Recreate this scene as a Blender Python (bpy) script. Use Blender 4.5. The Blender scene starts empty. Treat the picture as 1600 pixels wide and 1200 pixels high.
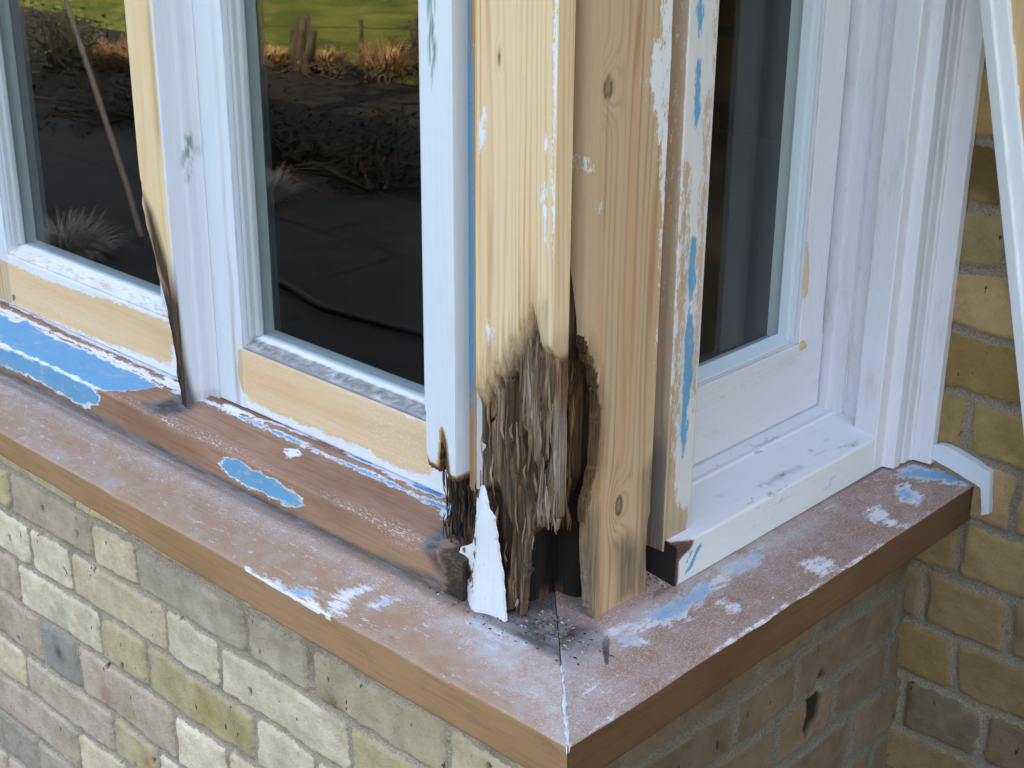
import bpy, math, random
import numpy as np
from mathutils import Matrix, Vector
rng = np.random.RandomState(7); random.seed(7)
sc = bpy.context.scene
# ---------------------------------------------------------------- camera
CAM = np.array([0.68008, -0.79062, 0.74217])
ROWS = [[0.7244764, 0.68927047, 0.00633791], [0.25802825, -0.26265845, -0.92974833], [-0.63918336, 0.67521609, -0.3681411]]
cd = bpy.data.cameras.new('camera'); cam = bpy.data.objects.new('camera', cd); sc.collection.objects.link(cam)
cd.sensor_width = 36.0; cd.lens = 2298.3 / 1600 * 36.0; cd.clip_start = 0.02; cd.clip_end = 500
r0, r1, r2 = [Vector(r) for r in ROWS]
m = Matrix((r0, -r1, -r2)).transposed().to_4x4(); m.translation = Vector(CAM); cam.matrix_world = m
sc.camera = cam
# ---------------------------------------------------------------- light
SUN_EL, SUN_AZ = 42.0, 14.0            # azimuth clockwise from +Y (the sun stands behind the house)
w = bpy.data.worlds.new('World'); sc.world = w; w.use_nodes = True
wn = w.node_tree; sky = wn.nodes.new('ShaderNodeTexSky'); sky.sky_type = 'NISHITA'; sky.sun_disc = False
sky.sun_elevation = math.radians(SUN_EL); sky.sun_rotation = math.radians(SUN_AZ)
sky.air_density = 1.0; sky.dust_density = 10; sky.ozone_density = 0.0
bg = wn.nodes['Background']; bg.inputs[1].default_value = 0.15; wn.links.new(sky.outputs[0], bg.inputs[0])
sd = bpy.data.lights.new('sun', 'SUN'); sun = bpy.data.objects.new('sun', sd); sc.collection.objects.link(sun)
sd.energy = 4.0; sd.angle = math.radians(0.5); sd.color = (1.0, 0.86, 0.66)
sdir = Vector((math.sin(math.radians(SUN_AZ)) * math.cos(math.radians(SUN_EL)), math.cos(math.radians(SUN_AZ)) * math.cos(math.radians(SUN_EL)), math.sin(math.radians(SUN_EL))))
sun.rotation_euler = sdir.to_track_quat('Z', 'Y').to_euler()
sc.view_settings.view_transform = 'Standard'; sc.view_settings.look = 'None'; sc.view_settings.gamma = 1.0
sc.view_settings.exposure = 3.05
sc.render.engine = 'CYCLES'
sc.cycles.max_bounces = 8; sc.cycles.transparent_max_bounces = 16
# ---------------------------------------------------------------- measured outlines (metres)
DATA = '''{"lc_blue":[[[-1.3056,0.0435],[-1.2417,0.0396],[-1.2052,0.0497],[-1.1804,0.0479],[-1.152,0.0438],[-1.1523,0.0579],[-1.1044,0.0521],[-1.0556,0.048],[-1.0117,0.0509],[-0.9564,0.0507],[-0.9155,0.0489],[-0.8684,0.0519],[-0.8151,0.0477],[-0.8154,0.0376],[-0.8324,0.0188],[-0.8576,0.0025],[-0.8778,0.0014],[-0.9164,0.0049],[-1.1156,-0.0003],[-1.2235,-0.002]],[[-1.2255,-0.0092],[-1.1175,-0.0082],[-1.0155,-0.0025],[-0.9364,-0.0025],[-0.8909,-0.0022],[-0.8686,-0.0098],[-0.8764,-0.0207],[-0.9116,-0.0326],[-0.9502,-0.033],[-0.9973,-0.031],[-1.0375,-0.0284],[-1.0888,-0.0322],[-1.1408,-0.0321],[-1.2338,-0.0402]],[[-0.62,-0.0216],[-0.6029,-0.0105],[-0.5868,-0.0069],[-0.5669,-0.0092],[-0.5377,-0.0084],[-0.5092,-0.0091],[-0.4872,-0.0125],[-0.471,-0.0171],[-0.4669,-0.0218],[-0.4807,-0.0297],[-0.5055,-0.032],[-0.5339,-0.0307],[-0.5691,-0.0314],[-0.5989,-0.03]],[[-0.5165,0.0846],[-0.4986,0.0931],[-0.4731,0.0899],[-0.449,0.0829],[-0.4246,0.0799],[-0.4458,0.0753],[-0.477,0.0773]],[[-0.3772,0.0741],[-0.3317,0.0777],[-0.3285,0.0709],[-0.3619,0.0692]]],"lc_white":[[[-1.1284,0.0072],[-0.9245,0.0099],[-0.8622,0.0054],[-0.8766,-0.0051],[-0.8991,-0.0062],[-1.118,-0.0102]],[[-0.6959,0.0669],[-0.6716,0.0678],[-0.6074,0.0734],[-0.5143,0.0827],[-0.4246,0.0799],[-0.3334,0.0841],[-0.3254,0.0671],[-0.3696,0.067],[-0.459,0.0729],[-0.5487,0.0735],[-0.6335,0.0653],[-0.6831,0.0603]],[[-0.3988,0.0941],[-0.3549,0.1001],[-0.3232,0.076],[-0.3402,0.0719]],[[-0.312,0.0542],[-0.302,0.0582],[-0.2811,0.0398],[-0.2945,0.0419]],[[-0.5477,0.0383],[-0.534,0.0475],[-0.5207,0.0414],[-0.5286,0.0295]],[[-1.3404,0.0825],[-1.2655,0.0831],[-1.0153,0.0777],[-0.8636,0.0777],[-0.8013,0.0766],[-0.7923,0.0703],[-1.0009,0.0688],[-1.2479,0.0734],[-1.3241,0.0738]],[[-1.2878,0.0543],[-1.2157,0.0555],[-1.0572,0.0539],[-0.8886,0.0556],[-0.7776,0.06],[-0.7689,0.0539],[-0.8774,0.0482],[-1.0424,0.045],[-1.1989,0.0462],[-1.27,0.0448]],[[-0.8322,0.0709],[-0.7865,0.0701],[-0.7646,0.0547],[-0.794,0.0514]]],"lc_dirt":[[[-0.8102,0.0117],[-0.7754,0.0227],[-0.7697,0.0612],[-0.7261,0.051],[-0.7137,0.031],[-0.7246,0.011],[-0.7558,-0.0026]],[[-0.2833,-0.0053],[-0.2876,0.0353],[-0.2883,0.0633],[-0.2157,-0.0544],[-0.2516,-0.0364]],[[-0.3771,-0.0362],[-0.2981,-0.029],[-0.2423,-0.022],[-0.2426,-0.0437],[-0.3375,-0.0476]]],"ls_white":[[[-0.4224,0.0041],[-0.4106,0.0057],[-0.3888,0.005],[-0.3602,0.0192],[-0.3461,0.0092],[-0.3104,0.0025],[-0.3081,-0.0036],[-0.3551,-0.0015]],[[-0.3339,0.0223],[-0.3309,0.0408],[-0.3139,0.0643],[-0.3135,0.0468],[-0.314,0.0262],[-0.2996,0.008],[-0.3079,0.0044],[-0.3256,0.007]],[[-0.2943,0.0342],[-0.292,0.0533],[-0.2781,0.0595],[-0.2778,0.0491],[-0.2851,0.0344]],[[-0.1974,0.0802],[-0.1559,0.086],[-0.1196,0.0826],[-0.1268,0.0772],[-0.1622,0.0751]],[[-0.2647,0.1047],[-0.2653,0.1098],[-0.26,0.1082],[-0.2594,0.1031]],[[-0.2794,0.0153],[-0.2743,0.0191],[-0.2719,0.017],[-0.2752,0.0132]]],"ls_blue":[[[-0.3914,0.003],[-0.3611,0.0157],[-0.3514,0.012],[-0.3629,0.0007]],[[-0.1927,0.0799],[-0.1657,0.0787],[-0.1731,0.0731]],[[-0.1626,0.0686],[-0.1529,0.0698],[-0.1475,0.0617]],[[-0.2923,0.045],[-0.2817,0.0542],[-0.283,0.0452]]],"ls_dust":[[[-0.1545,0.0933],[-0.1145,0.117],[-0.0297,0.0267],[-0.0033,0.0005],[-0.0385,0.0199],[-0.1015,0.0377],[-0.1629,0.05],[-0.2112,0.0635]],[[-1.1121,0.0864],[-1.0204,0.0918],[-0.7934,0.0827],[-0.6605,0.0834],[-0.5166,0.0842],[-0.3579,0.077],[-0.2187,0.0708],[-0.2177,0.0613],[-0.3554,0.0575],[-0.5241,0.0547],[-0.6861,0.0564],[-0.8631,0.0538],[-1.0393,0.0462]]],"ls_grey":[[[-1.1728,0.0808],[-1.1158,0.0884],[-0.6247,0.0911],[-0.3388,0.0954],[-0.16,0.0955],[-0.1169,0.1152],[-0.0792,0.0776],[-0.1196,0.0826],[-0.2049,0.0746],[-0.3188,0.0774],[-0.5038,0.0741],[-0.6456,0.0729],[-0.8497,0.0729],[-1.0842,0.0709],[-1.1436,0.0652]]],"rs_white":[[[-0.1096,0.116],[-0.09,0.1488],[-0.0767,0.1903],[-0.074,0.2892],[-0.079,0.3972],[-0.0718,0.3927],[-0.0604,0.271],[-0.0486,0.2295],[-0.0578,0.2061],[-0.0669,0.1782],[-0.0802,0.1373],[-0.0856,0.107]],[[-0.049,0.2769],[-0.0402,0.2917],[-0.0263,0.2886],[-0.0351,0.2687]],[[-0.0527,0.5594],[-0.0435,0.5785],[-0.0173,0.5689],[-0.0025,0.5712],[-0.0103,0.55],[-0.0355,0.5447]],[[-0.0356,0.4047],[-0.0253,0.4377],[-0.0056,0.4341],[-0.0051,0.4062],[-0.0216,0.3979]],[[-0.058,0.6285],[-0.0484,0.6511],[-0.025,0.6423],[-0.0149,0.6213],[-0.0348,0.606]],[[-0.0762,0.6698],[-0.0699,0.6961],[-0.0279,0.7358],[-0.0055,0.7412],[0.0022,0.7028],[-0.0269,0.6875],[-0.0483,0.6658]],[[-0.0708,0.1524],[-0.0662,0.1678],[-0.0515,0.1688],[-0.0497,0.157],[-0.0604,0.1465]],[[-0.0459,0.075],[-0.0409,0.0869],[-0.0327,0.0799],[-0.0381,0.0704]]],"rs_blue":[[[-0.0795,0.2035],[-0.0777,0.2314],[-0.0753,0.2696],[-0.0741,0.2946],[-0.0589,0.2818],[-0.0611,0.2614],[-0.0584,0.227],[-0.065,0.2052]],[[-0.0756,0.324],[-0.0751,0.357],[-0.0768,0.394],[-0.0687,0.3848],[-0.0666,0.3451]],[[-0.0691,0.6546],[-0.0667,0.6904],[-0.0473,0.7092],[-0.0153,0.7279],[-0.0031,0.7174],[-0.0244,0.6982],[-0.0515,0.6713]],[[-0.0501,0.625],[-0.043,0.6417],[-0.0231,0.6287],[-0.0324,0.6161]],[[-0.0681,0.1558],[-0.0629,0.1656],[-0.056,0.16],[-0.0598,0.1505]]],"rs_grey":[[[-0.1167,0.1149],[-0.1024,0.1493],[-0.079,0.1547],[-0.0586,0.103],[-0.0593,0.0727],[-0.079,0.0774]],[[-0.102,0.2263],[-0.0949,0.2532],[-0.0903,0.2681],[-0.0805,0.2451],[-0.0896,0.2161]],[[-0.0619,0.2396],[-0.0571,0.2613],[-0.0497,0.2673],[-0.0485,0.2397],[-0.0525,0.2346]]],"rs_gouge":[[[-0.0798,0.1378],[-0.0773,0.1442],[-0.0628,0.128],[-0.0511,0.1123],[-0.0542,0.1115]]],"rs_dark":[[[-0.0994,0.2384],[-0.0943,0.6857],[-0.0858,0.7472],[-0.0791,0.7352],[-0.0868,0.673],[-0.0918,0.2289]]],"rc_scuff":[[[0.4593,0.0255],[0.5174,0.0224],[0.5151,0.0107],[0.4569,0.0112]],[[0.587,0.0378],[0.6036,0.0353],[0.5902,0.0268],[0.5778,0.0319]],[[0.5901,0.0181],[0.6265,0.0106],[0.6095,-0.0019],[0.5706,0.0143]],[[0.37,0.0415],[0.4011,0.0349],[0.3792,0.0273]],[[0.4362,0.0178],[0.4626,0.0151],[0.4489,0.0057]]],"rc_blue":[[[0.2993,-0.0088],[0.3101,-0.01],[0.2908,-0.0347],[0.272,-0.0383],[0.288,-0.0263]],[[0.2867,-0.0113],[0.2952,-0.0116],[0.2836,-0.0246],[0.2755,-0.0287]]],"rc_bare":[[[0.2553,0.0151],[0.2934,-0.003],[0.2866,-0.0098],[0.2681,-0.015],[0.2681,-0.0418],[0.2393,-0.0432]]],"rail2_bare":[[[-0.6722,0.1407],[-0.6371,0.1474],[-0.5548,0.148],[-0.4563,0.1485],[-0.3749,0.1425],[-0.3418,0.1422],[-0.343,0.0849],[-0.3768,0.0768],[-0.4176,0.0757],[-0.4434,0.0843],[-0.4812,0.0803],[-0.5255,0.0808],[-0.6071,0.078],[-0.6497,0.0795],[-0.67,0.0885],[-0.6752,0.1116]]],"rail2_worn":[[[-0.6144,0.132],[-0.4994,0.144],[-0.3456,0.1475],[-0.3442,0.1227],[-0.4581,0.1103],[-0.5812,0.1055]]],"rail1_bare":[[[-1.3499,0.1166],[-1.2332,0.1316],[-1.1283,0.129],[-1.013,0.1313],[-0.905,0.1389],[-0.8167,0.1388],[-0.8045,0.1276],[-0.8165,0.0802],[-0.8561,0.0801],[-0.9925,0.0715],[-1.141,0.07],[-1.2298,0.07],[-1.3628,0.0692]]],"rail1_dirt":[[[-1.23,0.0845],[-1.1992,0.0848],[-1.2073,0.0734],[-1.2324,0.0742]]],"ms_dirt":[[[0.1197,0.2366],[0.1295,0.2189],[0.1323,0.1708],[0.1359,0.1214],[0.1403,0.0873],[0.1483,0.0515],[0.1195,0.0601]]],"ms_green":[[[0.1521,0.3886],[0.1668,0.3879],[0.1654,0.3719],[0.1574,0.3321],[0.1517,0.3369],[0.1479,0.3709]]],"mf_rot":[[[-0.784,0.3164],[-0.7673,0.2966],[-0.7584,0.2676],[-0.7479,0.2309],[-0.7393,0.1696],[-0.7229,0.1254],[-0.714,0.0622],[-0.7484,0.0522],[-0.7547,0.1819],[-0.7755,0.2407]]],"mf_cut":[[[-0.8243,0.2741],[-0.7859,0.2776],[-0.781,0.2395],[-0.7791,0.2162],[-0.7655,0.1993],[-0.7547,0.1819],[-0.7488,0.1673],[-0.7386,0.1456],[-0.731,0.1232],[-0.73,0.0907],[-0.734,0.0396],[-0.8998,-0.01]]],"lj_blue":[[[-0.2661,0.5831],[-0.2626,0.5994],[-0.2531,0.6001],[-0.2554,0.5626],[-0.2575,0.5351],[-0.2645,0.5065],[-0.2652,0.5507]]],"lj_rot":[[[-0.2799,0.1531],[-0.2729,0.1444],[-0.2621,0.1438],[-0.2591,0.1637],[-0.257,0.1831],[-0.2551,0.1863],[-0.2492,0.1735],[-0.2452,0.1411],[-0.2417,0.1389],[-0.233,0.1397],[-0.2277,0.1469],[-0.2165,0.1371],[-0.2037,0.1314],[-0.2041,-0.0261],[-0.3073,-0.0702],[-0.3015,0.1366]]],"lj_cut":[[[-0.2802,0.1421],[-0.2685,0.1376],[-0.2613,0.1372],[-0.2583,0.1538],[-0.2563,0.1713],[-0.2528,0.1643],[-0.2497,0.1397],[-0.2453,0.1329],[-0.2383,0.1326],[-0.2331,0.1282],[-0.226,0.1353],[-0.2123,0.1285],[-0.2041,-0.0261],[-0.3073,-0.0702]]],"pl_rot":[[[-0.2336,0.1583],[-0.2271,0.213],[-0.1871,0.2593],[-0.1696,0.2885],[-0.152,0.32],[-0.1437,0.3349],[-0.1345,0.3242],[-0.1251,0.303],[-0.116,0.3024],[-0.1075,0.3163],[-0.102,0.3321],[-0.0891,0.3353],[-0.0799,0.0269],[-0.2449,-0.0435]]],"pl_stain":[[[-0.2357,0.204],[-0.2302,0.2443],[-0.1831,0.2881],[-0.1635,0.3112],[-0.1485,0.3501],[-0.1427,0.3688],[-0.1363,0.3413],[-0.1272,0.3376],[-0.1177,0.3108],[-0.0891,0.3353],[-0.0799,0.0269],[-0.2175,-0.0318]]],"pl_hole":[[[-0.1318,0.1161],[-0.1248,0.1278],[-0.1202,0.132],[-0.1161,0.1257],[-0.1115,0.1325],[-0.1071,0.1406],[-0.1052,0.1617],[-0.1019,0.2129],[-0.0984,0.2506],[-0.0946,0.2756],[-0.0801,0.2796],[-0.072,0.0235],[-0.1422,-0.0068],[-0.1459,0.0232],[-0.1447,0.0548],[-0.1419,0.0897]]],"pl_deep":[[[-0.1625,0.2003],[-0.153,0.2096],[-0.1462,0.1735],[-0.1361,0.1381],[-0.1216,0.1237],[-0.1372,0.1048],[-0.1497,0.1334],[-0.1598,0.1691]],[[-0.171,0.2544],[-0.1654,0.2621],[-0.1657,0.1929],[-0.1737,0.1775]],[[-0.208,0.1333],[-0.1885,0.1465],[-0.17,0.1062],[-0.1739,0.0571],[-0.2084,0.001]]],"pl_grey":[[[-0.1782,0.0692],[-0.1518,0.0995],[-0.1434,0.0824],[-0.1485,0.0326],[-0.1609,0.0135],[-0.1738,0.0363]],[[-0.1352,0.2275],[-0.1087,0.2415],[-0.1098,0.1601],[-0.1179,0.1348],[-0.126,0.1481],[-0.1338,0.1903]]],"pl_white":[[[-0.2028,0.4927],[-0.1975,0.4989],[-0.1959,0.4744],[-0.2014,0.4625],[-0.2037,0.4733]],[[-0.1952,0.3094],[-0.192,0.3102],[-0.1887,0.2928],[-0.1928,0.2856]],[[-0.13,0.4451],[-0.1264,0.4447],[-0.1254,0.4339],[-0.129,0.4322]],[[-0.1274,0.4253],[-0.123,0.4234],[-0.1254,0.3951],[-0.1283,0.3956]],[[-0.1272,0.4876],[-0.1243,0.4853],[-0.1255,0.4745],[-0.1284,0.4767]],[[-0.12,0.6059],[-0.1152,0.6063],[-0.1146,0.4947],[-0.1128,0.3865],[-0.1164,0.3857],[-0.1187,0.5202]]],"shell":[[[-0.2088,0.1316],[-0.2045,0.1431],[-0.1977,0.1401],[-0.1901,0.1293],[-0.1834,0.1176],[-0.18,0.1026],[-0.1782,0.0829],[-0.1722,0.0578],[-0.1651,0.009],[-0.1779,0.0079],[-0.1952,0.0086],[-0.2164,0.0093],[-0.2324,0.0129],[-0.235,0.0227],[-0.2197,0.0358],[-0.2162,0.0443],[-0.2304,0.0438],[-0.2374,0.0538],[-0.2355,0.063],[-0.223,0.0718],[-0.2151,0.0761],[-0.209,0.0922],[-0.2072,0.1133]]],"pr_out":[[[0.1106,0.6257],[0.2389,0.6172],[0.2393,0.4178],[0.249,0.23],[0.2499,0.1327],[0.2434,0.1109],[0.2356,0.0928],[0.2344,0.0652],[0.2357,0.0116],[0.1881,0.0112],[0.1576,0.0085],[0.1502,0.0284],[0.1443,0.0857],[0.1416,0.1334],[0.1544,0.1746],[0.1555,0.2315],[0.1488,0.2645],[0.1401,0.2851],[0.1318,0.3023],[0.1208,0.3258]]],"pr_white":[[[0.2137,0.5532],[0.2255,0.56],[0.2318,0.5212],[0.2301,0.4825],[0.2241,0.4777],[0.215,0.5068],[0.2072,0.5188]],[[0.2214,0.4781],[0.2296,0.4769],[0.2279,0.4487]],[[0.1457,0.4189],[0.1482,0.4207],[0.1492,0.4171],[0.1467,0.4159]],[[0.1323,0.4642],[0.1355,0.4664],[0.1367,0.4553],[0.1335,0.4542]],[[0.2213,0.6184],[0.2442,0.6168],[0.24,0.4468],[0.2463,0.2948],[0.2508,0.1631],[0.2467,0.1644],[0.2385,0.2967],[0.2307,0.4483]]],"pr_grey":[[[0.1293,0.2019],[0.1493,0.1438],[0.1563,0.1281],[0.1631,0.0579],[0.1636,0.0016],[0.136,0.0135]],[[0.2244,0.1447],[0.2523,0.1694],[0.2578,0.0918],[0.2277,0.0106],[0.2111,0.0388],[0.2283,0.0815]],[[0.1845,0.084],[0.2083,0.0889],[0.2242,0.069],[0.2226,0.0127],[0.1926,0.0178]]],"pr_rot":[[[0.1342,0.3047],[0.1433,0.2933],[0.1557,0.2687],[0.1597,0.2177],[0.1552,0.1549],[0.1316,0.137],[0.1258,0.3009]]],"rj_white":[[[0.2532,0.6162],[0.2994,0.6132],[0.3027,0.4366],[0.3099,0.2128],[0.3099,0.0293],[0.2882,0.0594],[0.2767,0.1132],[0.261,0.2266],[0.2564,0.4148]]],"rj_blue":[[[0.2732,0.6149],[0.2787,0.6145],[0.2813,0.5655],[0.2781,0.5493],[0.2733,0.5717]],[[0.2767,0.5327],[0.2827,0.5292],[0.2836,0.4864],[0.2809,0.4636],[0.2755,0.4818]],[[0.2813,0.3678],[0.2896,0.363],[0.2911,0.3221],[0.2872,0.2975],[0.279,0.3248]],[[0.2852,0.298],[0.2936,0.2702],[0.296,0.2301],[0.29,0.1916],[0.2908,0.1572],[0.2869,0.1412],[0.2807,0.1672],[0.2815,0.2209],[0.2798,0.2672]]],"rj_bare":[[[0.2655,0.4426],[0.2737,0.4354],[0.2761,0.2875],[0.2734,0.1559],[0.2683,0.13],[0.2651,0.2255]],[[0.2923,0.4968],[0.2991,0.4959],[0.3032,0.3446],[0.3036,0.2011],[0.2985,0.1891],[0.295,0.3464]],[[0.2672,0.1025],[0.3006,0.0765],[0.2992,0.0274],[0.2649,0.0356]]],"rw_bare":[[[0.5914,0.298],[0.6011,0.2849],[0.6102,0.249],[0.6107,0.2182],[0.6023,0.2125],[0.5922,0.2378]],[[0.6013,0.1636],[0.6136,0.1612],[0.6208,0.149],[0.6044,0.151]]],"rw_worn":[[[0.4016,0.1519],[0.6035,0.1576],[0.6214,0.1449],[0.5936,0.1324],[0.4036,0.1291]]],"trim":[[[-0.0653,0.0301],[-0.0509,0.042],[-0.0346,0.0438],[0.0239,0.0275],[0.0298,-0.0286],[0.0146,-0.0349],[0.0092,0.0005],[-0.0178,0.0081],[-0.0562,0.0172]]],"knots":[[[-0.1802,0.544]]],"knotsr":[[[0.1545,0.5211]],[[0.1892,0.1231]]],"joints":[[[-1.0269,-0.0946]],[[-0.8268,-0.1264]],[[-0.728,-0.1248]],[[-0.5051,-0.1158]],[[-0.3945,-0.1283]]]}'''
import json
DATA = json.loads(DATA)
# ---------------------------------------------------------------- numpy helpers
def _h(ix, iy, iz, seed):
    n = (ix * 374761393 + iy * 668265263 + iz * 3266489917 + seed * 1274126177) & 0xffffffff
    n = ((n ^ (n >> 13)) * 1274126177) & 0xffffffff
    n = (n ^ (n >> 16)) & 0xffffffff
    return n.astype(np.float64) / 4294967295.0
def vn(x, y, z, seed=0):
    x, y, z = np.broadcast_arrays(np.asarray(x, float), np.asarray(y, float), np.asarray(z, float))
    xi, yi, zi = np.floor(x).astype(np.int64), np.floor(y).astype(np.int64), np.floor(z).astype(np.int64)
    fx, fy, fz = x - xi, y - yi, z - zi
    fx, fy, fz = [f * f * (3 - 2 * f) for f in (fx, fy, fz)]
    r = 0
    for a in (0, 1):
        for b in (0, 1):
            for c in (0, 1):
                wgt = (fx if a else 1 - fx) * (fy if b else 1 - fy) * (fz if c else 1 - fz)
                r = r + wgt * _h(xi + a, yi + b, zi + c, seed)
    return r
def fbm(x, y, z, o=4, seed=0):
    r = 0; a = 0.5; t = 0
    for k in range(o):
        r = r + a * vn(x * 2 ** k, y * 2 ** k, z * 2 ** k, seed + k * 17); t += a; a *= 0.5
    return r / t
def sst(a, b, x):
    t = np.clip((x - a) / (b - a), 0, 1); return t * t * (3 - 2 * t)
def psdf(poly, u, v):
    P = np.array(poly); n = len(P); d = np.full(u.shape, 1e9); ins = np.zeros(u.shape, bool)
    for i in range(n):
        a = P[i]; b = P[(i + 1) % n]; e = b - a; L = e @ e + 1e-12
        t = np.clip(((u - a[0]) * e[0] + (v - a[1]) * e[1]) / L, 0, 1)
        d = np.minimum(d, np.hypot(u - a[0] - t * e[0], v - a[1] - t * e[1]))
        c = ((a[1] > v) != (b[1] > v)) & (u < (b[0] - a[0]) * (v - a[1]) / (b[1] - a[1] + 1e-12) + a[0])
        ins ^= c
    return np.where(ins, d, -d)
def area(name, u, v, only=None):
    r = np.full(np.shape(u), -0.5)
    for i, p in enumerate(DATA[name]):
        if only is None or i in only: r = np.maximum(r, psdf(p, u, v))
    return r
# ---------------------------------------------------------------- object helpers
ORI = {}
def link(o, parent=None):
    sc.collection.objects.link(o)
    if parent is not None:
        o.parent = parent
    return o
def wloc(o):
    v = Vector((0, 0, 0))
    while o is not None:
        v = v + Vector(o.location); o = o.parent
    return v
def thing(name, label, cat, loc=(0, 0, 0), group=None):
    o = bpy.data.objects.new(name, None); o.location = loc; link(o)
    o['label'] = label; o['category'] = cat; o['kind'] = 'thing'
    if group: o['group'] = group
    return o
def mk(name, V, F, mat, parent=None, attrs=None, smooth=True, label=None, cat=None, kind=None, group=None, loc=None):
    V = np.asarray(V, float); me = bpy.data.meshes.new(name)
    if parent is not None: off = np.array(wloc(parent))
    elif loc is not None: off = np.array(loc)
    else: off = np.zeros(3)
    V2 = V - off
    if isinstance(F, np.ndarray):
        k = F.shape[1]; me.vertices.add(len(V2)); me.vertices.foreach_set('co', V2.ravel())
        me.loops.add(F.size); me.loops.foreach_set('vertex_index', F.ravel().astype(np.int32))
        me.polygons.add(len(F)); me.polygons.foreach_set('loop_start', np.arange(0, F.size, k, dtype=np.int32))
        me.update(calc_edges=True); me.validate()
    else:
        me.from_pydata(V2.tolist(), [], F); me.update()
    at = dict(attrs or {})
    for a, val in at.items():
        val = np.asarray(val, float)
        if a == 'col':
            A = me.attributes.new('col', 'FLOAT_COLOR', 'POINT'); c = np.ones((len(V), 4)); c[:, :3] = val; A.data.foreach_set('color', c.ravel())
        elif val.ndim == 2:
            A = me.attributes.new(a, 'FLOAT_VECTOR', 'POINT'); A.data.foreach_set('vector', val.ravel())
        else:
            A = me.attributes.new(a, 'FLOAT', 'POINT'); A.data.foreach_set('value', np.broadcast_to(val, (len(V),)).astype(float).ravel())
    if smooth: me.shade_smooth()
    me.materials.append(mat)
    o = bpy.data.objects.new(name, me)
    if parent is None and loc is not None: o.location = loc
    link(o, parent)
    if label: o['label'] = label
    if cat: o['category'] = cat
    if kind: o['kind'] = kind
    elif cat: o['kind'] = 'thing'
    if group: o['group'] = group
    return o
def grid_faces(n, m, closed=False, keep=None):
    i = np.arange(n - 1)[:, None]; j = np.arange(m if closed else m - 1)[None, :]; j2 = (j + 1) % m
    F = np.stack([i * m + j, i * m + j2, (i + 1) * m + j2, (i + 1) * m + j], -1).reshape(-1, 4)
    if keep is not None: F = F[keep.reshape(-1)]
    return F
def drop_loose(V, F, attrs):
    used = np.unique(F); mp = -np.ones(len(V), int); mp[used] = np.arange(len(used))
    return V[used], mp[F], {k: (np.asarray(v)[used] if np.ndim(v) else v) for k, v in attrs.items()}
def snap(U, Z, f):
    """move the grid points next to the outline f=0 onto it and keep the cells inside"""
    du = U[0, 1] - U[0, 0]; dz = np.gradient(Z[:, 0])[:, None]; gu = np.gradient(f, axis=1) / du; gz = np.gradient(f, axis=0) / dz
    g2 = gu ** 2 + gz ** 2 + 1e-9; k = np.abs(f) < .80 * np.sqrt(g2) * np.maximum(du, dz); mu = np.clip(-f * gu / g2, -du * .52, du * .52); mz = np.clip(-f * gz / g2, -dz * .52, dz * .52)
    c = (f[:-1, :-1] + f[1:, :-1] + f[:-1, 1:] + f[1:, 1:]) / 4
    K = c > 0
    for it in range(6):      # no lone cells and no cells that touch only at a corner
        p = np.pad(K, 1); nb = p[:-2, 1:-1].astype(int) + p[2:, 1:-1] + p[1:-1, :-2] + p[1:-1, 2:]; K = K & (nb >= 2)
        a, b, c_, d = K[:-1, :-1], K[:-1, 1:], K[1:, :-1], K[1:, 1:]
        x1 = a & d & ~b & ~c_; x2 = b & c_ & ~a & ~d; K[:-1, 1:] |= x1; K[:-1, :-1] |= x2
    return U + mu * k, Z + mz * k, K
def sheet(name, P, mat, parent, attrs=None, keep=None, thick=None, tw=None, ext=None, **kw):
    n, m = P.shape[:2]; V = P.reshape(-1, 3); A = {k: np.asarray(v).reshape((n * m, 3) if k == 'col' else (n * m,)) for k, v in (attrs or {}).items()}
    F = grid_faces(n, m, keep=keep)
    if tw is not None: A['tw'] = np.asarray(tw).reshape(-1)
    if keep is not None: V, F, A = drop_loose(V, F, A)
    twv = A.pop('tw', None)
    if ext is not None:      # solid slab: the face, a back face and the edge between them
        o_ = np.array(ext)[None, :] * (twv[:, None] if twv is not None else 1.0); nV = len(V)
        E = np.concatenate([F[:, [i, (i + 1) % 4]] for i in range(4)]); key = np.sort(E, 1); kk = key[:, 0].astype(np.int64) * nV + key[:, 1]
        u_, inv, cnt_ = np.unique(kk, return_inverse=True, return_counts=True); B = E[cnt_[inv] == 1]
        bv = np.unique(B); mp = -np.ones(nV, int); mp[bv] = np.arange(len(bv)); base_ = 2 * nV; nb_ = len(bv)
        V = np.concatenate([V, V + o_, V[bv], (V + o_)[bv]]); rim = np.stack([base_ + mp[B[:, 1]], base_ + mp[B[:, 0]], base_ + nb_ + mp[B[:, 0]], base_ + nb_ + mp[B[:, 1]]], 1)
        A = {k: np.concatenate([v, v, v[bv], v[bv]]) for k, v in A.items()}; F = np.concatenate([F, F[:, ::-1] + nV, rim]); thick = None
    o = mk(name, V, F, mat, parent, A, **kw)
    if thick:
        md = o.modifiers.new('thickness', 'SOLIDIFY'); md.thickness = abs(thick); md.offset = -1 if thick > 0 else 1
        if twv is not None:
            vg = o.vertex_groups.new(name='thin')
            for i_, w_ in enumerate(np.round(twv, 2)): vg.add([i_], float(w_), 'REPLACE')
            md.vertex_group = 'thin'
    return o
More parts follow.
